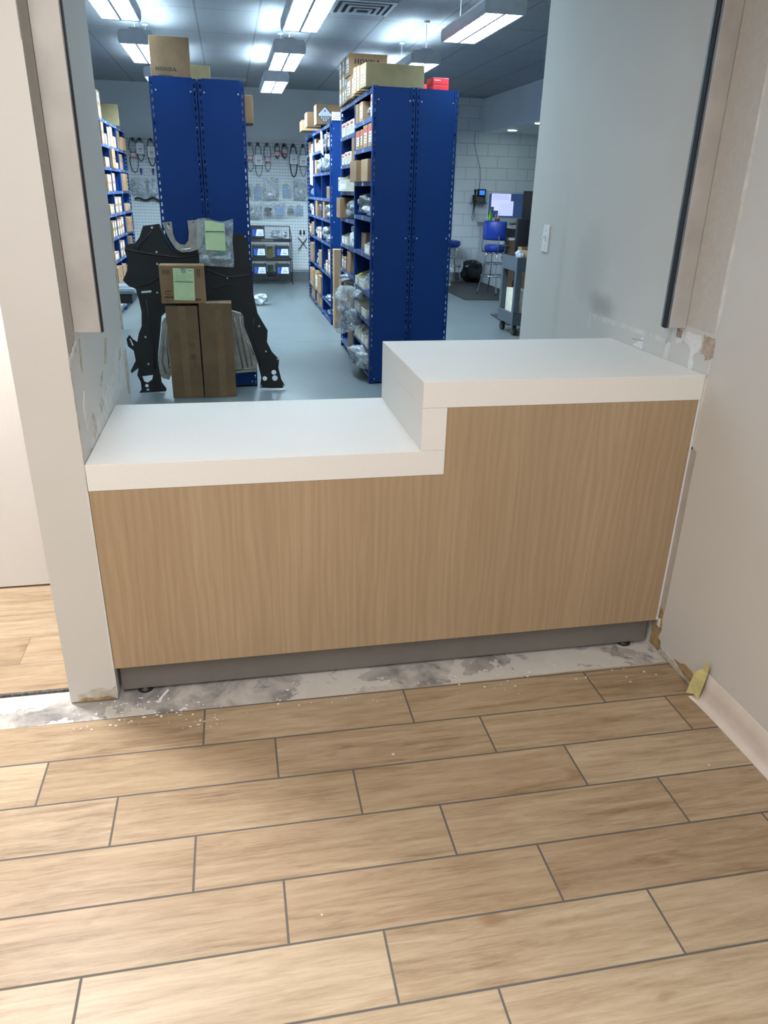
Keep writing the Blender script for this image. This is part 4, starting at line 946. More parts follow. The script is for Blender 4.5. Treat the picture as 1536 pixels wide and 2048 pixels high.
# cartons in front of the shield
yF = 3.98
def front_box(label, x0, x1, z0, z1, y0_, y1_, rot=0, m=m_card):
    bm = NB(); B(bm, -(x1-x0)/2, -(y1_-y0_)/2, 0, (x1-x0)/2, (y1_-y0_)/2, z1-z0, 0, 0.003)
    return tag(O('cardboard_box', bm, m, None, ((x0+x1)/2, (y0_+y1_)/2, z0), rot), label, 'box')
t1 = front_box('tall brown carton standing on the floor, left of the pair, recycling mark', -0.068, 0.176, 0.0005, 0.732, 3.97, 4.135, 0.0, m_carddark)
t2 = front_box('tall brown carton standing on the floor, right of the pair', 0.186, 0.440, 0.0005, 0.752, 3.965, 4.130, 0.0, m_carddark)
O('tape', box1(-0.028, -0.0835, 0.0, 0.028, -0.0827, 0.729), plain('tape_over_brown', (118, 92, 62), 0.3), t1)
O('tape', box1(-0.004, -0.0835, 0.0, 0.052, -0.0827, 0.70), plain('tape_over_brown', (118, 92, 62), 0.3), t2)
bm = NB(); B(bm, -0.10, -0.06, 0.7512, 0.04, 0.02, 0.7525); O('tape', bm, m_clear, t2)
def ring(bm, cx, cz, r, th, y): 
    T(bm, [(cx+r*math.cos(2*math.pi*k/24), y, cz+r*math.sin(2*math.pi*k/24)) for k in range(24)], th, 5, closed=True)
bm = NB(); ring(bm, 0.065, 0.335, 0.020, 0.0018, -0.0835)
for k in range(6):
    a = k*math.pi/3; T(bm, [(0.065, -0.0835, 0.335), (0.065+0.010*math.cos(a), -0.0835, 0.335+0.010*math.sin(a))], [0.003, 0.0008], 5)
O('recycling_mark', bm, m_ink, t1)
bm = NB(); ring(bm, 0.063, 0.425, 0.019, 0.0009, -0.0835); ring(bm, 0.063, 0.425, 0.010, 0.0012, -0.0835)
O('faint_stamp', bm, plain('faded_ink', (84, 64, 44), 0.8), t1)
tb = text_bm('BOX CERT', 0.012, 0.0004, 0.0002); O('lettering', tb, m_ink, t1, (0.068, -0.0837, 0.30), (R(90), R(90), 0))
m1 = front_box('brown carton with green delivery note balanced on the standing cartons', -0.088, 0.245, 0.7525, 1.035, 3.955, 4.115, 0.0, m_card)
bm = NB(); B(bm, -0.160, -0.074, 0.2835, 0.160, 0.074, 0.2842); O('inner_flap', bm, m_carddark, m1)
g = O('delivery_note', text_bm('', 0.01) if False else box1(-0.078, -0.0012, -0.118, 0.078, 0, 0.118), m_note, m1, (0.012, -0.0806, 0.143), (0, R(2), 0))
bm = NB(); B(bm, -0.070, -0.0018, 0.016, 0.070, -0.0012, 0.021); O('ruled_line', bm, m_teal, g)
bm = NB()
for k, (a, b) in enumerate([(0.03, 0.068), (-0.06, -0.03), (-0.01, 0.04), (-0.06, 0.06), (-0.06, 0.065), (-0.06, 0.02), (-0.05, 0.06)]):
    z = 0.102-0.0125*k if k > 1 else (0.102 if k == 0 else 0.086); B(bm, a, -0.0016, z, b, -0.0012, z+0.0012+(0.002 if k == 0 else 0))
B(bm, -0.06, -0.0016, -0.103, 0.0, -0.0012, -0.1018); B(bm, 0.02, -0.0016, -0.108, 0.068, -0.0012, -0.1062)
O('print', bm, m_teal, g)
O('clear_tape', box1(-0.018, -0.003, 0.085, 0.018, -0.0013, 0.122), m_milky, g)
bm = NB()
for s in (0, 1):
    x = 0.118+0.016*s; B(bm, x-0.0022, -0.0812, 0.208, x+0.0022, -0.0802, 0.25); poly_plate(bm, [(x-0.006, 0.246), (x+0.006, 0.246), (x, 0.256)], [], lambda a, b, d: (a, -0.0804-d, b), 0.0008)
B(bm, 0.112, -0.0812, 0.201, 0.140, -0.0802, 0.2035)
O('arrow_print', bm, m_ink, m1)
bm = NB(); T(bm, [(-0.108+0.024*math.cos(a), -0.0805, 0.082+0.013*math.sin(a)) for a in [0.5+0.28*k for k in range(18)]], [0.0035-0.00012*k for k in range(18)], 5)
B(bm, -0.135, -0.0812, 0.064, -0.07, -0.0804, 0.0655); O('oval_logo', bm, m_ink, m1)
lettering('STRYKE', 0.019, m1, (-0.140, -0.0806, 0.040), bold=0.0009); lettering('ME30', 0.019, m1, (0.088, -0.0806, 0.022), bold=0.0009)
bm = NB()
for k in range(4): B(bm, -0.148, -0.0812, 0.218+0.009*k, -0.085, -0.0804, 0.222+0.009*k)
for k in range(2): B(bm, -0.140, -0.0812, 0.016+0.009*k, -0.075, -0.0804, 0.0175+0.009*k)
O('fine_print', bm, plain('faded_ink', (84, 64, 44), 0.8), m1)
# hanging bag with note
hbg = thing('plastic_bag', 'clear plastic bag with a pale green note hung on the black shield', 'bag', (0.35, 4.12, 1.0))
bm = NB(); NXB, NZB = 22, 28; grid = {}
for s in (0, 1):
    for i in range(NXB+1):
        for j in range(NZB+1):
            u, v = i/NXB, j/NZB; x = 0.207+u*(0.268+0.012*v)-0.0+0.004*math.sin(v*9); z = 1.012+0.345*v+(0.03*(1-v)*(0.5-u))*0.5+0.012*math.sin(u*7)*v
            e = min(u, 1-u, v*1.0, 1)*6; e = min(1, e); bulge = (0.010+0.028*math.exp(-((v-0.14)/0.13)**2))*e
            nn = noise.noise(Vector((x*14, z*10, s*5)))*0.010*e+noise.noise(Vector((x*40, z*30, s*9)))*0.003*e
            yy = 4.145+0.05*z-0.055+(bulge if s else -bulge)*0.9+nn; grid[(s, i, j)] = bm.verts.new((x, yy, z))
    for i in range(NXB):
        for j in range(NZB):
            f = bm.faces.new((grid[(s, i, j)], grid[(s, i+1, j)], grid[(s, i+1, j+1)], grid[(s, i, j+1)])); f.smooth = True
rel(hbg, O('bag_film', bm, m_clear))
bm = NB(); poly_plate(bm, [(0.274, 1.352), (0.33, 1.350), (0.36, 1.338), (0.423, 1.335), (0.421, 1.131), (0.267, 1.138)], [], lambda a, b, d: (a, 4.112+0.05*(b-1)-d+0.02*max(0, b-1.31), b), 0.001)
nt = rel(hbg, O('delivery_note', bm, m_note))
bm = NB(); B(bm, 0.277, 4.116, 1.270, 0.417, 4.1235, 1.276); l_ = O('ruled_line', bm, m_teal); l_.parent = nt; l_.matrix_parent_inverse = nt.matrix_parent_inverse
l_.matrix_parent_inverse = Matrix.Identity(4)
l_.parent = hbg; l_.matrix_parent_inverse = Matrix.Translation(-Vector(hbg.location))
for cx_, cz_, sx_, sz_, mm, nm in ((0.385, 1.105, 0.14, 0.035, m_green, 'green_cloth'), (0.385, 1.068, 0.15, 0.05, m_steel, 'metal_parts'), (0.262, 1.062, 0.055, 0.07, m_milky, 'inner_pouch')):
    bm = NB(); bmesh.ops.create_icosphere(bm, subdivisions=3, radius=0.5)
    for v in bm.verts: v.co = Vector((v.co.x*sx_, v.co.y*0.028, v.co.z*sz_))*(1+0.35*noise.noise(v.co*6))+Vector((cx_, 4.145, cz_))
    rel(hbg, O(nm, bm, mm, smooth=True))

# ------------------------------------------------------------------ back wall: panel, hooks, belts, bags
PY = 12.46
pg = thing('slotted_wall_panel', 'white slotted display panel covering the lower back wall', 'display panel', (0.4, PY, 0.18))
rel(pg, O('panel_sheet', box1(-1.30, PY, 0.20, 2.0, PY+0.012, 2.335), m_slat))
bm = NB()
for x in (-1.30, -0.2, 0.9, 1.99): B(bm, x-0.01, PY+0.012, 0.2, x+0.01, 12.499, 2.33)
rel(pg, O('standoff_batten', bm, m_white))
rel(pg, O('top_rail', box1(-1.30, PY-0.006, 2.330, 2.0, PY+0.013, 2.345), m_white))
def hook_bm(bm, x, z, L=0.10, y=PY):
    T(bm, [(x, y, z), (x, y-L*0.8, z-0.004), (x, y-L, z+0.012)], 0.006, 6); B(bm, x-0.018, y-0.006, z-0.04, x+0.018, y-0.0005, z+0.02)
def belt(label, x, zt, zb, w0, tagkind, tz, thick=0.010, wb=None, pinch=None):
    wb = wb or w0; t = thing('drive_belt', label, 'belt', (x, PY-0.05, zt), 0, 'drive belts on the back panel')
    bm = NB(); pts = []; n = 36; H = zt-zb
    for k in range(n):
        a = 2*math.pi*k/n; s = (1-math.cos(a))/2  # 0 top .. 1 bottom
        wd = (w0*(1-s)+wb*s)/2
        if pinch: wd *= 1-0.75*math.exp(-((s-pinch)/0.10)**2)
        wd *= min(1, 1.0)
        pts.append((math.sin(a)*wd*1.0, 0.012*math.sin(a*2), -s*H))
    T(bm, pts, thick, 6, closed=True, flat=0.6); O('belt_loop', bm, m_rubber, t, smooth=True)
    bm = NB(); hook_bm(bm, 0, -0.012, 0.10, 0.05); O('hook', bm, m_black, t)
    bm = NB()
    if tagkind == 'card':
        B(bm, -0.045, -0.030, tz-0.036, 0.045, -0.016, tz+0.036, 1); B(bm, -0.036, -0.032, tz-0.022, 0.036, -0.029, tz+0.028, 0)
        B(bm, -0.028, -0.033, tz-0.004, 0.028, -0.0318, tz+0.003, 2)
    else:
        B(bm, -0.062, -0.032, tz-0.085, 0.062, -0.014, tz+0.075, 0); B(bm, -0.028, -0.033, tz-0.015, 0.036, -0.0318, tz-0.004, 1)
        for k in range(3): B(bm, -0.03, -0.033, tz-0.032-0.014*k, 0.03, -0.0318, tz-0.028-0.014*k, 2)
        B(bm, -0.02, -0.033, tz+0.03, 0.03, -0.0318, tz+0.034, 2)
    O('sleeve' if tagkind != 'card' else 'hang_tag', bm, [m_white, m_redink, m_darkscrape], t)
G_ = 'drive belts on the back panel'
belt('first belt right of the tall blue shelving, red tag, wide loop', 0.885, 2.315, 1.86, 0.15, 'card', -0.245, 0.007, 0.12, 0.58)
belt('second belt right of the tall blue shelving, white sleeve', 1.030, 2.315, 1.78, 0.11, 'sleeve', -0.265, 0.007, 0.15, 0.45)
belt('third belt right of the tall blue shelving, red tag, long loop', 1.190, 2.315, 1.87, 0.14, 'card', -0.265, 0.007, 0.11, 0.62)
belt('fourth belt from the tall blue shelving, small black coil with red tag', 1.362, 2.315, 2.075, 0.10, 'card', -0.165, 0.010, 0.06)
belt('fifth belt from the tall blue shelving, small black coil with high red tag', 1.490, 2.315, 2.08, 0.10, 'card', -0.125, 0.012, 0.07)
belt('sixth belt from the tall blue shelving, thick black belt in white sleeve', 1.645, 2.315, 1.79, 0.12, 'sleeve', -0.235, 0.014, 0.13)
belt('seventh belt, thin loop in white sleeve beside the farther right shelving', 1.815, 2.315, 1.80, 0.11, 'sleeve', -0.255, 0.007, 0.12, 0.5)
belt('black belt with red tag nearest the left wall shelving', -1.075, 2.325, 1.79, 0.14, 'card', -0.265, 0.010, 0.16, 0.45)
belt('black belt in white sleeve second from the left wall shelving', -0.955, 2.325, 1.97, 0.12, 'sleeve', -0.155, 0.010, 0.12)
belt('black belt in white sleeve half hidden by the tall blue shelving', -0.775, 2.325, 1.90, 0.12, 'sleeve', -0.20, 0.011, 0.13)
def flatbag(label, x0, z1, x1, z0, seed, inner, film=None, th=0.05):
    t = thing('hanging_bag', label, 'bag', ((x0+x1)/2, PY-0.05, z1), 0, 'bags hanging on the back panel')
    w_, h_ = x1-x0, z1-z0; bm = NB(); n = 14; gr = {}
    for s in (-1, 1):
        for i in range(n+1):
            for j in range(n+1):
                u, v = i/n, j/n; e = min(1, min(u, 1-u, v*0.9, (1-v))*5)
                b = th*0.5*e*(0.4+0.6*v)*(1+0.9*noise.noise(Vector((u*4+seed, v*4, s*3))))
                gr[(s, i, j)] = bm.verts.new(((u-0.5)*w_*(1+0.04*math.sin(v*7+seed)), s*b+0.01*noise.noise(Vector((u*9, v*9+seed, 1))), -v*h_+0.01*math.sin(u*8+seed)))
        for i in range(n):
            for j in range(n):
                f = bm.faces.new((gr[(s, i, j)], gr[(s, i+1, j)], gr[(s, i+1, j+1)], gr[(s, i, j+1)])); f.smooth = True
    O('bag_film', bm, film or m_clear, t)
    if inner:
        bm = NB(); B(bm, -w_*0.34, -0.012, -h_*0.82, w_*0.34, 0.012, -h_*0.25, 0, 0.006)
        bmesh.ops.subdivide_edges(bm, edges=bm.edges[:], cuts=3, use_grid_fill=True)
        for v in bm.verts: v.co += Vector((0.02*noise.noise(v.co*20+Vector((seed, 0, 0))), 0, 0.02*noise.noise(v.co*22+Vector((0, seed, 0)))))
        O('contents', bm, inner, t)
    bm = NB(); T(bm, [(0, 0.05, -0.012), (0, -0.03, -0.016), (0, -0.05, -0.004)], 0.004, 6); O('hook', bm, m_black, t)
    return t
flatbag('dark parts bag at the left end of the upper bag row', 0.772, 1.67, 0.877, 1.40, 1, m_black)
flatbag('bag with blue part, upper bag row beside the tall blue shelving', 0.899, 1.66, 1.074, 1.39, 2, m_bag_blue)
flatbag('largest crinkled white bag in the upper bag row on the panel', 1.10, 1.76, 1.368, 1.40, 3, m_white, m_silver, 0.08)
flatbag('small pale bag between two large bags in the upper row', 1.43, 1.67, 1.587, 1.44, 4, m_bag_blue)
flatbag('large clear bag with red tag, right end of upper bag row', 1.63, 1.74, 1.858, 1.41, 5, m_steel, m_silver, 0.08)
flatbag('coiled hose in clear bag with red tag, lower bag row left', 0.80, 1.33, 1.05, 1.08, 6, m_steel, m_silver, 0.07)
flatbag('dark part in clear bag with red tag, second in lower row', 1.08, 1.33, 1.245, 1.10, 7, m_black)
flatbag('wide bag with blue part, third in lower bag row', 1.263, 1.34, 1.481, 1.10, 8, m_bag_blue)
flatbag('slim pale bag, fourth in lower bag row', 1.505, 1.31, 1.641, 1.15, 9, m_steel)
flatbag('bag with small blue part, right end of lower bag row', 1.654, 1.325, 1.799, 1.14, 10, m_bag_blue)
flatbag('large crumpled clear bag beside the left wall shelving on the panel', -1.17, 1.70, -0.92, 1.43, 11, m_steel, m_silver, 0.09)
flatbag('clear bag half hidden behind the tall blue shelving edge, left part', -0.90, 1.70, -0.72, 1.42, 12, m_white, m_silver, 0.07)
bm = NB()
T(bm, [(-1.13+0.05*k, PY-0.05+0.01*math.sin(k*2), 1.37+0.02*math.sin(k*1.3)) for k in range(10)], 0.022, 6)
tag(O('hose', bm, m_rubber, smooth=True), 'dark curved hose bundle hanging below the left clear bags', 'hose')
for i, x in enumerate((-0.98, -0.78)):
    bm = NB(); hook_bm(bm, x, 1.84, 0.14); B(bm, x-0.014, PY-0.012, 1.76, x+0.014, PY-0.001, 1.86); tag(O('panel_hook', bm, plain('blue_hook', (30, 44, 110), 0.5)), f'empty dark hook, {["left", "right"][i]} of two above the left clear bags', 'hook')
# crossed black brackets
for i, (a, b) in enumerate((((1.70, 0.76), (1.845, 0.60)), ((1.70, 0.56), (1.845, 0.74)))):
    bm = NB(); y_ = PY-0.02-0.012*i; T(bm, [(a[0], PY, a[1]), (a[0]+0.004, y_, a[1]), (b[0], y_, b[1]), (b[0]+0.012, y_, b[1]+(-0.03 if i == 0 else 0.03))], 0.008, 6)
    tag(O('crossed_rod', bm, m_black), f'black rod {["falling", "rising"][i]} to the right in the X on the back panel', 'bracket')
for i, x in enumerate((1.745, 1.812)):
    bm = NB(); B(bm, x-0.009, PY-0.02, 0.81, x+0.009, PY-0.0005, 0.90); hook_bm(bm, x, 0.86, 0.06); tag(O('panel_hook', bm, m_black), f'short black hook, {["left", "right"][i]} of two above the X of rods', 'hook')

# battery rack
rk = thing('battery_rack', 'black wire rack holding car batteries against the back panel', 'rack', (1.13, 12.05, 0))
X0, X1, Y0, Y1 = 0.76, 1.53, 11.85, 12.25
bm = NB()
for x in (X0, X1):
    for y in (Y0, Y1): T(bm, [(x, y, 0.0), (x, y, 0.97 if y == Y1 else 0.80)], 0.008, 6)
    T(bm, [(x, Y0, 0.80), (x, Y1, 0.97)], 0.006, 6)
T(bm, [(X0, Y1, 0.97), (X1, Y1, 0.97)], 0.007, 6)
rel(rk, O('rack_frame', bm, m_black))
for z in (0.12, 0.43, 0.75):
    bm = NB(); B(bm, X0, Y0, z-0.012, X1, Y0+0.01, z+0.018); B(bm, X0, Y1-0.01, z-0.012, X1, Y1, z+0.006)
    for k in range(12): x = X0+(X1-X0)*(k+0.5)/12; T(bm, [(x, Y0, z-0.004), (x, Y1, z-0.004)], 0.004, 5)
    B(bm, X0+0.02, Y0-0.004, z-0.030, X1-0.02, Y0, z+0.002)
    rel(rk, O('wire_shelf', bm, m_black))
rel(rk, O('price_strip', box1(1.0, 11.843, 0.735, 1.21, 11.846, 0.765), plain('brown_strip', (96, 78, 72), 0.6)))
for z in (0.30, 0.62):
    bm = NB(); B(bm, 1.10, 12.02, z-0.19 if z > 0.5 else z-0.10, 1.20, 12.03, z+0.02); rel(rk, O('warning_card', bm, plain('dim_green_card' if z < 0.5 else 'dim_yellow_card', (40, 66, 40) if z < 0.5 else (92, 84, 44), 0.6)))
def battery(label, x, y, z):
    t = thing('car_battery', label, 'battery', (x, y, z), 0, 'car batteries on the black rack')
    O('case', box1(-0.12, -0.085, 0, 0.12, 0.085, 0.185, 0.004), m_black, t)
    bm = NB(); B(bm, -0.122, -0.087, 0.185, 0.122, 0.087, 0.205, 0, 0.003); O('lid', bm, m_black, t)
    for s in (-1, 1):
        bm = NB(); lathe(bm, [(0.010, 0), (0.008, 0.018)], (s*0.09, 0.03, 0.205), 10); O('terminal', bm, m_redink if s < 0 else m_steel, t)
    bm = NB(); B(bm, -0.098, -0.0866, 0.045, 0.108, -0.0856, 0.160, 0)
    poly_plate(bm, [(-0.040, 0.047), (0.104, 0.047), (0.098, 0.157), (-0.015, 0.157)], [], lambda a, b, d: (a, -0.0867-d, b), 0.0006, 1)
    T(bm, [(0.035+0.018*math.cos(k*math.pi/6), -0.0880, 0.112+0.012*math.sin(k*math.pi/6)) for k in range(12)], 0.002, 5, 0, closed=True)
    B(bm, 0.0, -0.0882, 0.075, 0.075, -0.0872, 0.083, 0)
    for k in range(4): B(bm, -0.09+0.0*k, -0.0872, 0.06+0.024*k, -0.055, -0.0864, 0.066+0.024*k, 2)
    O('front_label', bm, [plain('battery_blue', (20, 70, 160), 0.4), m_white, plain('battery_pale_blue', (90, 140, 200), 0.4)], t)
battery('car battery alone on the top shelf of the black rack', 0.945, 11.96, 0.770)
battery('left car battery on the middle shelf of the black rack', 0.955, 11.96, 0.449)
battery('right car battery on the middle shelf of the black rack', 1.365, 11.96, 0.449)
battery('left car battery on the bottom shelf of the black rack', 0.955, 11.96, 0.139)
battery('right car battery on the bottom shelf of the black rack', 1.365, 11.96, 0.139)
bag('shiny plastic bag on the top shelf of the black rack', 1.32, 12.0, 0.770, 0.30, 0.2, 0.13, m_silver, 61)
bag('white round bag hanging at the left edge of the battery rack', 0.715, 11.9, 0.40, 0.09, 0.08, 0.12, m_milky, 62)
bag('grey plastic bag on the floor behind the black shield edge', 0.84, 9.3, 0.0, 0.22, 0.25, 0.16, m_silver, 63)

# grey moulded step seat beside the left wall shelving
st = thing('utility_cart', 'small grey plastic cart top seen past the left reveal edge', 'cart', (-0.86, 7.0, 0))
bm = NB(); B(bm, -0.24, -0.2, 0.46, 0.24, 0.2, 0.535, 0, 0.03); B(bm, -0.20, -0.16, 0.53, 0.20, 0.16, 0.545, 0, 0.006)
O('top_tray', bm, m_greymid, st)
bm = NB(); B(bm, -0.20, -0.17, 0.36, 0.20, 0.17, 0.46, 0, 0.01); O('under_box', bm, m_black, st)
for sx_ in (-0.19, 0.0):
    for sy2 in (-0.15, 0.15): bm = NB(); B(bm, sx_-0.015, sy2-0.015, 0, sx_+0.015, sy2+0.015, 0.37); O('leg', bm, m_black, st)

# ------------------------------------------------------------------ office corner
def mat_obj(label, pts):
    bm = NB(); poly_plate(bm, pts, [], lambda a, b, d: (a, b, 0.0005+d), 0.010); return tag(O('floor_mat', bm, m_mat), label, 'mat')
mat_obj('large black anti-fatigue mat under the stools in the office corner', [(4.14, 9.73), (4.85, 9.62), (5.9, 9.62), (5.9, 12.3), (4.0, 12.3), (4.13, 10.8)])
mat_obj('smaller black mat under the grey cart', [(4.06, 8.2), (3.98, 7.3), (4.6, 7.0), (5.2, 8.3)])
def stool(label, x, y, zs, back, rot=0):
    t = thing('bar_stool', label, 'stool', (x, y, 0.011), rot, 'blue vinyl bar stools')
    bm = NB(); lathe(bm, [(0.14, -0.02), (0.175, 0.0), (0.185, 0.02), (0.185, 0.065), (0.175, 0.085), (0.12, 0.10), (0.02, 0.103)], (0, 0, zs-0.10), 32); O('seat', bm, m_bluevinyl, t)
    bm = NB(); lathe(bm, [(0.145, 0), (0.145, 0.02)], (0, 0, zs-0.135), 24); O('swivel_plate', bm, m_chrome, t)
    for k in range(4):
        a = R(45)+k*R(90); c_, s_ = math.cos(a), math.sin(a); pts = [(0.10, zs-0.13), (0.14, zs-0.15), (0.16, zs-0.20), (0.165, zs-0.40), (0.19, 0.30), (0.21, 0.20), (0.25, 0.04), (0.255, 0.0)]
        bm = NB(); T(bm, [(c_*r, s_*r, z) for r, z in pts], 0.011, 8); O('leg', bm, m_chrome, t, smooth=False)
    for r, z in ((0.172, zs-0.30), (0.205, 0.30)):
        bm = NB(); T(bm, [(r*math.cos(2*math.pi*k/28), r*math.sin(2*math.pi*k/28), z) for k in range(28)], 0.010, 8, closed=True); O('footring', bm, m_chrome, t)
    if back:
        bm = NB(); n = 12; vs = []
        for j, z in enumerate((zs+0.07, zs+0.10, zs+0.34, zs+0.37)):
            ins = 0.015 if j in (0, 3) else 0
            row_o = []; row_i = []
            for k in range(n+1):
                a = R(200)+(R(140)-0)*k/n; rr = 0.215-ins*0.3
                row_o.append(bm.verts.new(((rr+0.02-ins)*math.cos(a), (rr+0.02-ins)*math.sin(a)*0.75, z))); row_i.append(bm.verts.new(((rr-0.02+ins*0.5)*math.cos(a), (rr-0.02+ins*0.5)*math.sin(a)*0.75, z)))
            vs.append(row_o+list(reversed(row_i)))
        for a_, b_ in zip(vs, vs[1:]):
            for k in range(len(a_)):
                f = bm.faces.new((a_[k], a_[(k+1) % len(a_)], b_[(k+1) % len(a_)], b_[k])); f.smooth = True
        bm.faces.new(vs[0]); bm.faces.new(vs[-1]); O('backrest', bm, m_bluevinyl, t)
        for s in (-1, 1):
            bm = NB(); T(bm, [(s*0.13, -0.09, zs-0.12), (s*0.15, -0.165, zs-0.11), (s*0.155, -0.175, zs-0.02), (s*0.15, -0.16, zs+0.14)], 0.009, 8); O('back_bracket', bm, m_steel, t)
stool('blue vinyl stool with backrest on chrome legs in front of the desk', 4.82, 10.40, 0.80, True, R(-48))
stool('backless blue vinyl stool half hidden by the near right shelving', 4.55, 12.16, 0.76, False)
bag('black bin bag slumped on the mat by the block wall', 4.98, 12.1, 0.012, 0.40, 0.30, 0.42, plain('black_bin_liner', (14, 14, 16), 0.3, var=0.2), 71, rough=0.3)
dk = thing('office_desk', 'grey-topped desk with white end panel along the block wall', 'desk', (5.9, 11.8, 0))
bm = NB(); poly_plate(bm, [(5.14, 12.46), (5.00, 12.0), (5.27, 10.85), (5.50, 10.60), (7.4, 10.55), (7.4, 12.46)], [], lambda a, b, d: (a, b, 1.04+d), 0.045); rel(dk, O('desktop', bm, m_desk))
bm = NB(); poly_plate(bm, [(5.21, 12.45), (5.21, 11.10), (5.23, 11.10), (5.23, 12.45)], [], lambda a, b, d: (a, b, 0.012+d), 1.026); rel(dk, O('end_panel', bm, m_deskw))
rel(dk, O('kick_strip', box1(5.21, 11.08, 0.012, 5.235, 11.09, 0.10), m_desk))
rel(dk, O('inner_shelf', box1(5.26, 11.0, 0.72, 6.4, 12.4, 0.74), m_deskw))
rel(dk, O('support_panel', box1(5.30, 10.62, 0.012, 5.62, 10.66, 1.038), plain('beige_laminate', (158, 132, 104), 0.5)))
carton('plain brown flat carton standing upright under the desk edge', 5.16, 10.54, 0.0115, 0.12, 0.08, 0.86, 0, m_card2, tape=False)
carton('white paper box on the shelf under the desk', 5.42, 11.2, 0.741, 0.22, 0.2, 0.14, 0, m_white, tape=False)
def monitor(label, x, y, z, w_, h_, rot, screen, lean=0.0):
    t = thing('monitor', label, 'monitor', (x, y, z), rot)
    o = O('casing', box1(-w_/2, 0, 0.10, w_/2, 0.03, 0.10+h_, 0.003), m_white if screen == 'w' else m_black, t)
    bm = NB(); B(bm, -w_/2+0.008, -0.002, 0.108, w_/2-0.008, 0.0, 0.10+h_-0.008, 0)
    if screen == 'w':
        B(bm, -w_*0.42, -0.003, 0.10+h_*0.30, w_*0.10, -0.002, 0.10+h_*0.97, 1); B(bm, -w_*0.22, -0.0045, 0.10+h_*0.10, w_*0.18, -0.003, 0.10+h_*0.68, 1)
        for k in range(5): B(bm, -w_*0.38, -0.0036, 0.10+h_*(0.74+0.04*k), w_*0.04, -0.003, 0.10+h_*(0.745+0.04*k), 2)
        for k in range(7): B(bm, -w_*0.19, -0.005, 0.10+h_*(0.20+0.06*k), w_*0.14, -0.0045, 0.10+h_*(0.204+0.06*k), 2)
        B(bm, -w_*0.46, -0.0034, 0.10+h_*0.30, -w_*0.34, -0.003, 0.10+h_*0.45, 0)
        O('screen', bm, [e_scr2, e_scr, m_ink], t)
    else: O('screen', bm, [plain('screen_off', (40, 42, 44), 0.2)], t)
    bm = NB(); B(bm, -0.03, 0.03, 0.02, 0.03, 0.05, 0.25); B(bm, -0.11, -0.05, 0, 0.11, 0.12, 0.012, 0, 0.003); O('stand', bm, m_black if screen != 'w' else m_white, t)
monitor('lit desktop monitor showing white windows on the office desk', 5.40, 11.62, 1.0855, 0.68, 0.42, R(-6), 'w')
monitor('dark switched-off monitor beside the lit one, cut by the wall', 5.66, 10.92, 1.0855, 0.42, 0.46, R(-22), 'b')
# desk clutter
bm = NB(); lathe(bm, [(0.035, 0), (0.038, 0.01), (0.036, 0.14), (0.015, 0.18), (0.014, 0.20), (0.018, 0.205), (0.018, 0.235)], (0, 0, 0), 16)
tag(O('bottle', bm, m_greenp, None, (5.10, 11.60, 1.0855)), 'bright green bottle on the desk corner', 'bottle')
bm = NB(); lathe(bm, [(0.04, 0), (0.045, 0.10), (0.04, 0.10)], (0, 0, 0), 16)
pc = tag(O('pencil_cup', bm, plain('maroon_cup', (110, 60, 54), 0.5), None, (5.20, 11.50, 1.0855)), 'maroon pencil cup beside the green bottle', 'cup')
for k in range(4):
    bm = NB(); T(bm, [(-0.02+0.013*k, 0, 0.02), (-0.035+0.022*k, 0.01, 0.16+0.01*k)], 0.004, 6); O('pencil', bm, [m_mask, m_red, m_white, m_greenp][k], pc)
bm = NB(); lathe(bm, [(0.035, 0), (0.036, 0.045)], (0, 0, 0), 16); tag(O('tape_tub', bm, plain('teal_tub', (40, 150, 160), 0.4), None, (5.27, 11.34, 1.0855)), 'small teal tub on the desk by the papers', 'tub')
for k in range(3):
    bm = NB(); B(bm, -0.14, -0.10, 0, 0.14, 0.10, 0.002); tag(O('paper_sheet', bm, m_white, None, (5.50+0.03*k, 11.12-0.02*k, 1.0856+0.0025*k), 0.3*k), ['bottom', 'middle', 'top'][k]+' sheet of the loose white papers on the office desk', 'paper')
bm = NB(); B(bm, -0.21, -0.07, 0, 0.21, 0.07, 0.018, 0, 0.004); tag(O('keyboard', bm, m_black, None, (5.62, 11.36, 1.0865), R(-6)), 'black keyboard in front of the lit monitor', 'keyboard')
# wall phone
ph = thing('desk_phone', 'black office phone with lit blue screen on the block wall shelf', 'phone', (5.12, 12.42, 1.42))
O('bracket_shelf', box1(-0.14, -0.10, -0.012, 0.14, 0.079, 0.0), m_steel, ph)
bm = NB(); poly_plate(bm, [(-0.02, 0.002), (0.06, 0.002), (0.07, 0.14), (0.05, 0.14)], [], lambda a, b, d: (-0.115+d, a-0.04, b), 0.245); O('phone_body', bm, m_black, ph)
O('display_hood', box1(-0.03, -0.02, 0.12, 0.13, 0.02, 0.245, 0.004), m_black, ph)
O('display', box1(0.005, -0.022, 0.145, 0.105, -0.02, 0.222), e_phone, ph)
bm = NB()
for i in range(3):
    for j in range(4): B(bm, 0.01+0.022*i, -0.066+0.013*j, 0.03+0.02*j, 0.026+0.022*i, -0.056+0.013*j, 0.042+0.02*j)
O('keypad', bm, plain('key_grey', (120, 124, 130), 0.5), ph)
bm = NB(); T(bm, [(-0.085, -0.05, 0.03), (-0.085, -0.045, 0.06), (-0.085, -0.035, 0.18), (-0.085, -0.04, 0.235)], [0.03, 0.018, 0.018, 0.03], 10); O('handset', bm, m_black, ph)
bm = NB(); T(bm, [(-0.085, -0.05, 0.02), (-0.11, -0.05, -0.10), (-0.12, -0.04, -0.26), (-0.105, -0.04, -0.32), (-0.08, -0.04, -0.27), (-0.085, -0.03, -0.10), (-0.06, 0.0, 0.0)], 0.007, 6); O('coiled_cord', bm, m_black, ph, smooth=True)
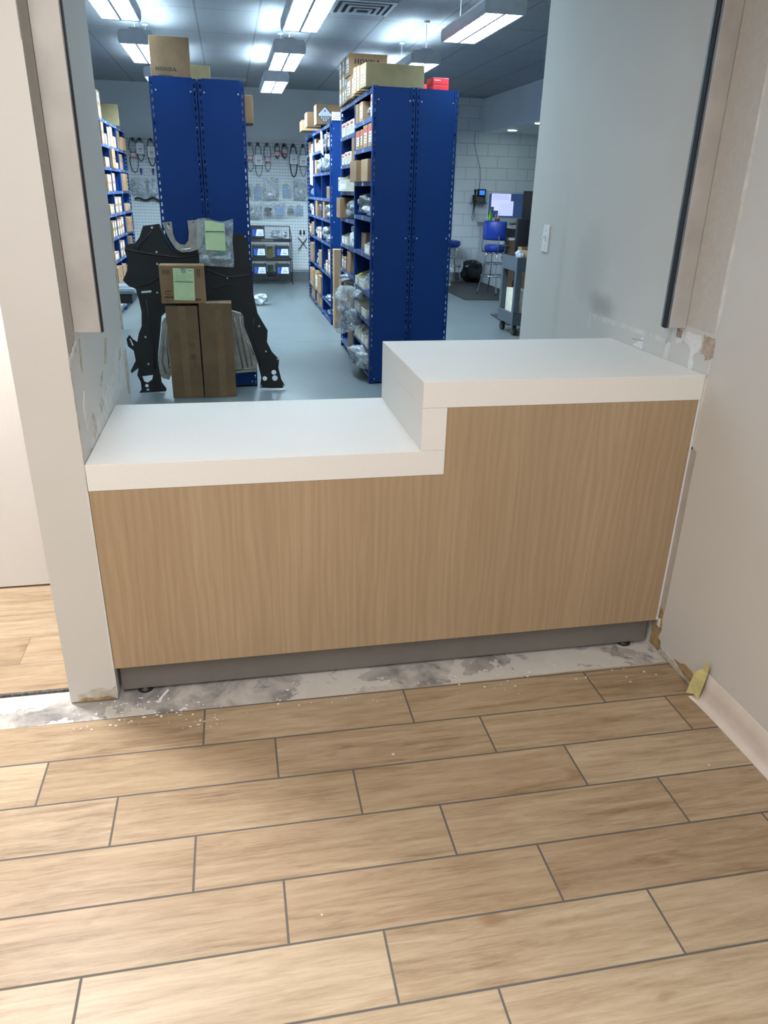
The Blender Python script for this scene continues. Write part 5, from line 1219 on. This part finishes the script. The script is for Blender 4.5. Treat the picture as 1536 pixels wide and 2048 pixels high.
bm = NB(); T(bm, [(5.0, 12.49, 2.62), (4.985, 12.49, 2.45), (5.03, 12.485, 2.30), (5.09, 12.485, 2.15), (5.14, 12.485, 1.98), (5.15, 12.485, 1.82), (5.13, 12.485, 1.67)], 0.004, 6)
tag(O('wall_cable', bm, plain('grey_cable', (96, 104, 110), 0.6), smooth=True), 'thin grey cable running down the block wall to the phone', 'cable')
# office chair back
oc = thing('office_chair', 'black mesh office chair at the desk, mostly behind the reveal wall', 'chair', (4.93, 9.15, 0))
bm = NB(); B(bm, -0.24, -0.03, 0.78, 0.24, 0.03, 1.26, 0, 0.028); bmesh.ops.subdivide_edges(bm, edges=bm.edges[:], cuts=2)
for v in bm.verts: v.co.y += 0.25*v.co.x**2; v.co.x *= 1-0.10*abs(v.co.z-1.0)
O('backrest', bm, m_blackfab, oc, smooth=True)
bm = NB(); B(bm, -0.25, 0.06, 0.62, 0.25, 0.54, 0.70, 0, 0.03); O('seat', bm, m_blackfab, oc)
bm = NB(); T(bm, [(0, 0.03, 0.66), (0, -0.05, 0.75), (0, -0.045, 0.95)], 0.025, 8); O('spine', bm, m_black, oc)
bm = NB(); T(bm, [(0, 0.30, 0.62), (0, 0.30, 0.10)], 0.028, 10); O('gas_lift', bm, m_black, oc)
for k in range(5):
    a = k*R(72)+0.3; c_, s_ = math.cos(a), math.sin(a)
    bm = NB(); T(bm, [(0, 0.30, 0.13), (c_*0.28, 0.30+s_*0.28, 0.09)], [0.03, 0.018], 8); lathe(bm, [(0.03, 0), (0.034, 0.03), (0.02, 0.06)], (c_*0.28, 0.30+s_*0.28, 0.012), 12); O('caster_leg', bm, m_black, oc)
for s in (-1, 1):
    bm = NB(); T(bm, [(s*0.24, 0.25, 0.64), (s*0.29, 0.24, 0.66), (s*0.30, 0.22, 0.84)], 0.014, 8); B(bm, s*0.30-0.035, 0.10, 0.84, s*0.30+0.035, 0.34, 0.868, 0, 0.01); O('armrest', bm, m_black, oc)

# grey utility cart with boxes
K = thing('service_cart', 'grey plastic two-shelf service cart on black casters by the reveal wall', 'cart', (4.06, 6.78, 0))
cx0, cx1, cy0, cy1 = -0.30, 0.52, -0.27, 0.27
for z0, z1 in ((0.75, 0.91), (0.13, 0.27)):
    bm = NB(); th = 0.02; B(bm, cx0, cy0, z0, cx1, cy1, z0+0.03); B(bm, cx0, cy0, z0+0.03, cx0+th, cy1, z1); B(bm, cx1-th, cy0, z0+0.03, cx1, cy1, z1); B(bm, cx0+th, cy0, z0+0.03, cx1-th, cy0+th, z1); B(bm, cx0+th, cy1-th, z0+0.03, cx1-th, cy1, z1)
    O('tray_shelf', bm, m_greyplast, K)
for x in (cx0, cx1-0.07):
    for y in (cy0, cy1-0.07): bm = NB(); B(bm, x, y, 0.27, x+0.07, y+0.07, 0.75, 0, 0.006); O('corner_post', bm, m_greyplast, K)
for x in (cx0+0.05, cx1-0.05):
    for y in (cy0+0.06, cy1-0.06):
        bm = NB(); T(bm, [(x-0.018, y, 0.058), (x+0.018, y, 0.058)], 0.058, 20, 0); T(bm, [(x-0.022, y, 0.058), (x+0.022, y, 0.058)], 0.014, 10, 1)
        poly_plate(bm, [(y-0.012, 0.058), (y+0.012, 0.05), (y+0.045, 0.132), (y-0.03, 0.132)], [], lambda a, b, d: (x-0.024-d, a, b), 0.003, 1)
        poly_plate(bm, [(y-0.012, 0.058), (y+0.012, 0.05), (y+0.045, 0.132), (y-0.03, 0.132)], [], lambda a, b, d: (x+0.024+d, a, b), 0.003, 1)
        O('caster', bm, [m_rubber, m_steel], K)
bin_open('open brown tray carton on the grey service cart top', 4.10, 6.66, 0.781, 0.40, 0.20, 0.20)
carton('brown carton sitting above the tray carton on the grey cart', 4.22, 6.84, 0.781, 0.26, 0.15, 0.33, 0, m_card)
bag('white plastic packet at the left edge of the grey cart', 3.84, 6.66, 0.781, 0.09, 0.18, 0.2, m_milky, 81)
bin_open('white-edged brown tray behind the packet on the grey cart', 4.00, 6.92, 0.781, 0.14, 0.13, 0.22)
carton('tall cream carton on the lower tray of the grey cart', 3.90, 6.80, 0.161, 0.16, 0.34, 0.36, 0, m_bin, tape=False)

print('OBJS', len(bpy.data.objects))
